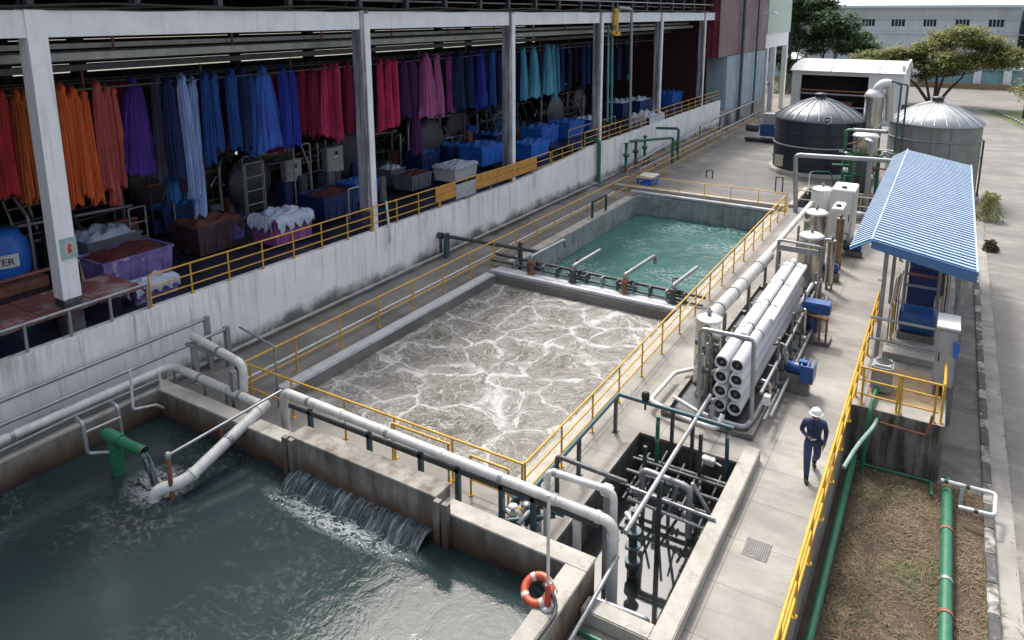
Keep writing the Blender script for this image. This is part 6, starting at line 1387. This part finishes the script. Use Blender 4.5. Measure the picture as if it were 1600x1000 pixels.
D=112.; bx=W(1458,165,y=D).x
tree(0,bx,D,[(1455,112,14,8),(1440,120,10,6),(1480,112,16,8),(1350,92,20,8),(1585,98,14,7),(1365,88,26,9),(1350,98,16,5),(1395,100,26,9),(1425,92,30,12),(1455,78,30,16),(1490,62,34,16),(1500,95,40,14),(1540,70,34,14),(1555,95,30,12),(1450,100,22,10),(1400,82,26,8),(1510,50,30,8),(1470,105,20,9),(1575,85,18,8),(1380,90,16,5)],'broad olive green umbrella shaped tree behind the grey tank',[M_leafl,leafmat('olive_dark',(.11,.14,.045),(.18,.20,.07))],5,40000,[(-5,7.5,.22),(0,8,.26),(4.5,8,.2),(1.5,9,.18),(-2,8.5,.18)],.36)
D2=122.
for k,(px,crown,lb_,n_) in enumerate(((1232,[(1225,30,22,22),(1228,-2,20,22),(1245,8,20,18),(1240,60,22,22),(1215,85,16,18),(1235,105,16,12)],'dark green tree directly beside the pale green block',13000),
   (1290,[(1290,35,28,18),(1285,8,26,20),(1262,20,22,20),(1325,35,18,14),(1320,60,22,16),(1275,65,26,20),(1300,50,30,16)],'dark bushy tree in the middle behind the white shed',16000),
   (1345,[(1345,60,18,12),(1330,75,24,10),(1360,72,14,7)],'lower green tree right of the dark bushy one',5000))):
    tree(0,W(px,120,y=D2+k*3).x,D2+k*3,crown,lb_,[M_leafd,leafmat('mid_green_leaves',(.06,.11,.04),(.10,.15,.06))],20+k,n_,[(rnd.uniform(-1,1),9,.3),(1.5,8,.22)],.5)
for k in range(6):
    px=1212+k*16; q=W(px,140,z=DZ); bush(q.x,min(q.y,118),DZ,2.4,2.2+.4*(k%3),900,'green shrub number %s from the left below the background trees'%('one','two','three','four','five','six')[k],M_leafl if k%2 else M_leafd,50+k)
# small blue shed between trees
q=W(1235,125,y=126.); t=thing('blue_hut','small pale blue hut among the background trees','hut',(q.x,126,DZ)); MB().box(q.x-1.8,q.x+1.8,126,129,DZ,3.2).build('wall',M_pblue,t); g=MB(); g.prism([(125.8,3.2),(127.5,4.2),(129.2,3.2)],'x',q.x-2,q.x+2); g.build('roof',M_grey,t)
# yellow guard rail and people-like posts skip; lamp post at far right
q=W(1594,150,z=DZ); t=thing('lamp_post','pale lamp post standing on the lawn at the far right','lamp post',q); MB().tube([q,q+V(0,0,9)],[.12,.07],8).build('pole',M_galv,t); MB().box(q.x-1.2,q.x+.1,q.y-.12,q.y+.12,q.z+8.9,q.z+9.05).build('lamp_head',M_galv,t)
q=W(1598,185,z=DZ); t=thing('small_tree_trunk','thin young tree with pale trunk on the lawn edge','tree',q); MB().tube([q,q+V(.2,0,3.5)],[.14,.08],8).build('trunk',M_bark,t)
g=MB(); rnd=random.Random(2)
for k in range(500):
    a=q+V(.2,0,3.4)+V(rnd.gauss(0,.8),rnd.gauss(0,.8),rnd.gauss(0,.5)); d=V(rnd.gauss(0,1),rnd.gauss(0,1),rnd.gauss(0,1)).normalized()*.35; s_=d.orthogonal().normalized()*.1; g.add([a,a+d*.5+s_,a+d,a+d*.5-s_],[(0,1,2,3)])
g.build('crown',M_leafl,t,fix=False)
# ================================================================ WORKER
def person():
    F=V(-1.93,16.25,0); ang=R(14)    # faces -Y turned a little
    rot=Matrix.Rotation(ang,4,'Z')
    t=thing('person','person in navy work shirt and trousers with white helmet walking on the paving','person',F)
    # local: x = viewer right, y = away (back), z up ; faces -y
    J={}
    def j(n,x,y,z,rx,ry=None): J[n]=((x,y,z),(rx,ry or rx))
    j('pel',0,0,.93,.155,.11); j('waist',0,.0,1.05,.165,.12); j('chest',0,-.03,1.25,.19,.13); j('upch',0,-.04,1.38,.17,.11); j('neck',0,-.07,1.47,.052); j('head0',0,-.10,1.54,.07,.075); j('head1',0,-.115,1.63,.082,.092); j('head2',0,-.11,1.70,.06,.07)
    j('hipL',-.10,-.01,.88,.115); j('kneeL',-.12,-.22,.51,.085); j('ankL',-.11,-.24,.12,.062)
    j('hipR',.10,.01,.88,.115); j('kneeR',.12,.06,.50,.085); j('ankR',.11,.36,.20,.062)
    j('shL',-.20,-.03,1.39,.072); j('elL',-.265,.03,1.12,.058); j('wrL',-.15,-.23,1.10,.034)
    j('shR',.20,-.03,1.39,.072); j('elR',.275,.07,1.11,.058); j('wrR',.225,-.12,.90,.034)
    E_=[('pel','waist'),('waist','chest'),('chest','upch'),('upch','neck'),('neck','head0'),('head0','head1'),('head1','head2'),('pel','hipL'),('hipL','kneeL'),('kneeL','ankL'),('pel','hipR'),('hipR','kneeR'),('kneeR','ankR'),('upch','shL'),('shL','elL'),('elL','wrL'),('upch','shR'),('shR','elR'),('elR','wrR')]
    for s_,w_,dirv in (('L','wrL',V(.10,-.05,-.02)),('R','wrR',V(-.03,-.07,-.07))):
        wv=V(*J[w_][0]); d=dirv.normalized(); side=d.cross(V(0,0,1)).normalized(); upv=side.cross(d)
        pm=wv+d*.055; j('palm'+s_,*pm,.032,.022); E_.append((w_,'palm'+s_))
        for k in range(4):
            o=(k-1.5)*.019; L=(.062,.072,.068,.054)[k]
            a_=pm+d*.03+upv*o*-1; b_=a_+d*L*.5+side*.006; c_=b_+d*L*.4-side*.02
            j('f%s%da'%(s_,k),*a_,.0095); j('f%s%db'%(s_,k),*b_,.009); j('f%s%dc'%(s_,k),*c_,.0075); E_+= [('palm'+s_,'f%s%da'%(s_,k)),('f%s%da'%(s_,k),'f%s%db'%(s_,k)),('f%s%db'%(s_,k),'f%s%dc'%(s_,k))]
        a_=wv+d*.02+upv*.03; b_=a_+d*.035+upv*.015; j('t%sa'%s_,*a_,.012); j('t%sb'%s_,*b_,.009); E_+=[('palm'+s_,'t%sa'%s_),('t%sa'%s_,'t%sb'%s_)]
    names=list(J); me=bpy.data.meshes.new('body'); me.from_pydata([tuple(rot@V(*J[n][0])) for n in names],[(names.index(a),names.index(b)) for a,b in E_],[])
    o=bpy.data.objects.new('body_src',me); C.objects.link(o)
    sm=o.modifiers.new('skin','SKIN'); sm.use_smooth_shade=True; ss=o.modifiers.new('sub','SUBSURF'); ss.levels=2; ss.render_levels=2
    if not me.skin_vertices: me.attributes
    sv=me.skin_vertices[0].data if me.skin_vertices else None
    for i,n in enumerate(names): sv[i].radius=J[n][1]; sv[i].use_root=(n=='pel')
    bpy.context.view_layer.update()
    me2=bpy.data.meshes.new_from_object(o.evaluated_get(bpy.context.evaluated_depsgraph_get())); bpy.data.objects.remove(o)
    M_navy=mat('navy_workwear',(.022,.04,.105),(.015,.028,.075),.8,scale=6,bump=.5,bscale=14); M_trou=mat('navy_trousers',(.035,.06,.13),(.025,.042,.09),.8,scale=6,bump=.5,bscale=12); M_skin=mat('skin',(.30,.16,.10),(.26,.14,.09),.5)
    me2.name='body'; me2.materials.clear()
    for m in (M_navy,M_trou,M_skin): me2.materials.append(m)
    inv=rot.inverted(); wl=V(*J['wrL'][0]); wr=V(*J['wrR'][0])
    for p in me2.polygons:
        c=inv@p.center; p.use_smooth=True
        if c.z>1.485: p.material_index=2
        elif (c-wl).dot(V(.10,-.05,-.02).normalized())>.01 and (c-wl).length<.2 and c.x<.02 and c.y<-.225: p.material_index=2
        elif (c-wr).dot(V(-.03,-.07,-.07).normalized())>.01 and (c-wr).length<.2 and c.y<-.12 and c.x>.15: p.material_index=2
        elif c.z<.97: p.material_index=1
        else: p.material_index=0
    b=bpy.data.objects.new('body',me2); C.objects.link(b); b.parent=t
    def LB(g,name,m):   # g built in local coords -> rotate & place
        g.v=[tuple(F+(rot@V(*v))) for v in g.v]; return g.build(name,m,t)
    # face bits
    hx,hy,hz=0,-.115,1.61
    LB(MB().lathe((hx,hy-.088,hz-.02),[(.004,.035),(.012,.0),(.017,-.03),(.006,-.04)],8),'nose',M_skin)
    for s_ in (-1,1):
        LB(MB().lathe((hx+s_*.03,hy-.082,hz+.01),[(.004,-.008),(.012,0),(.004,.008)],8),'eye',M_black)
        LB(MB().lathe((hx+s_*.083,hy+.01,hz),[(.005,-.03),(.015,0),(.005,.03)],8),'ear',M_skin)
    LB(MB().box(hx-.024,hx+.024,hy-.092,hy-.082,hz-.062,hz-.054),'mouth',mat('lips',(.2,.08,.07),None,.5))
    LB(MB().lathe((hx,hy+.02,hz+.02),[(.088,-.07),(.09,0),(.085,.05)],16,cap=False),'hair',M_black)
    # collar
    g=MB(); g.lathe((0,-.065,1.445),[(.085,-.02),(.07,.03),(.075,.045)],16,cap=False); LB(g,'collar',M_navy)
    g=MB(); g.box(-.01,.01,-.178,-.155,1.04,1.38); LB(g,'button_placket',M_navy)
    for s_ in (-1,1): LB(MB().box(s_*.09-.045,s_*.09+.045,-.178,-.15,1.24,1.33,.008),'chest_pocket',M_navy)
    LB(MB().lathe((0,0,.985),[(.172,-.02),(.172,.02)],20,cap=False),'belt',M_black)
    # helmet
    M_h=mat('white_helmet',(.78,.78,.77),None,.28)
    g=MB(); g.lathe((0,-.105,1.655),[(.133,-.012),(.128,.0),(.118,.04),(.105,.075),(.075,.108),(.03,.125),(.004,.128)],28,cap=False); o_=LB(g,'helmet',M_h)
    g=MB(); g.lathe((0,-.12,1.645),[(.10,.0),(.155,-.005),(.157,.004),(.12,.012)],28,cap=False); LB(g,'helmet_brim',M_h)
    g=MB(); g.tube([(0,-.2,1.72),(0,-.15,1.775),(0,-.06,1.775),(0,.0,1.72)],.014,8); LB(g,'helmet_ridge',M_h)
    # boots
    for n,dy,tilt in (('ankL',0,0),('ankR',0,.35)):
        ax,ay,az=J[n][0]
        g=MB(); b_=bmesh.new(); bmesh.ops.create_uvsphere(b_,u_segments=14,v_segments=8,radius=1)
        for v in b_.verts: v.co=Vector((v.co.x*.05,v.co.y*.14-.06,max(v.co.z,-.55)*.055-.0))
        bmesh.ops.rotate(b_,verts=b_.verts,cent=(0,-.15,0),matrix=Matrix.Rotation(-tilt,3,'X'))
        for v in b_.verts: v.co=v.co+Vector((ax,ay,az-.085 if n=='ankL' else az-.09))
        g.bm(b_,True); g.tube([(ax,ay,az-.08),(ax,ay,az+.06)],[.052,.058],12); LB(g,'boot',M_black)
    # belt radio
    LB(MB().box(.17,.21,-.02,.04,.80,.95,.01),'belt_pouch',M_black)
    p=F+(rot@V(-.03,-.27,1.07)); pa=thing('paper_slip','small white paper held in the walking person\'s hand','paper',p)
    a_=rot@V(.055,0,.02); b2=rot@V(0,-.04,.035); n_=a_.cross(b2).normalized()*.004
    MB().obox(p,a_,b2,n_).build('sheet',M_whiteplastic,pa)
person()
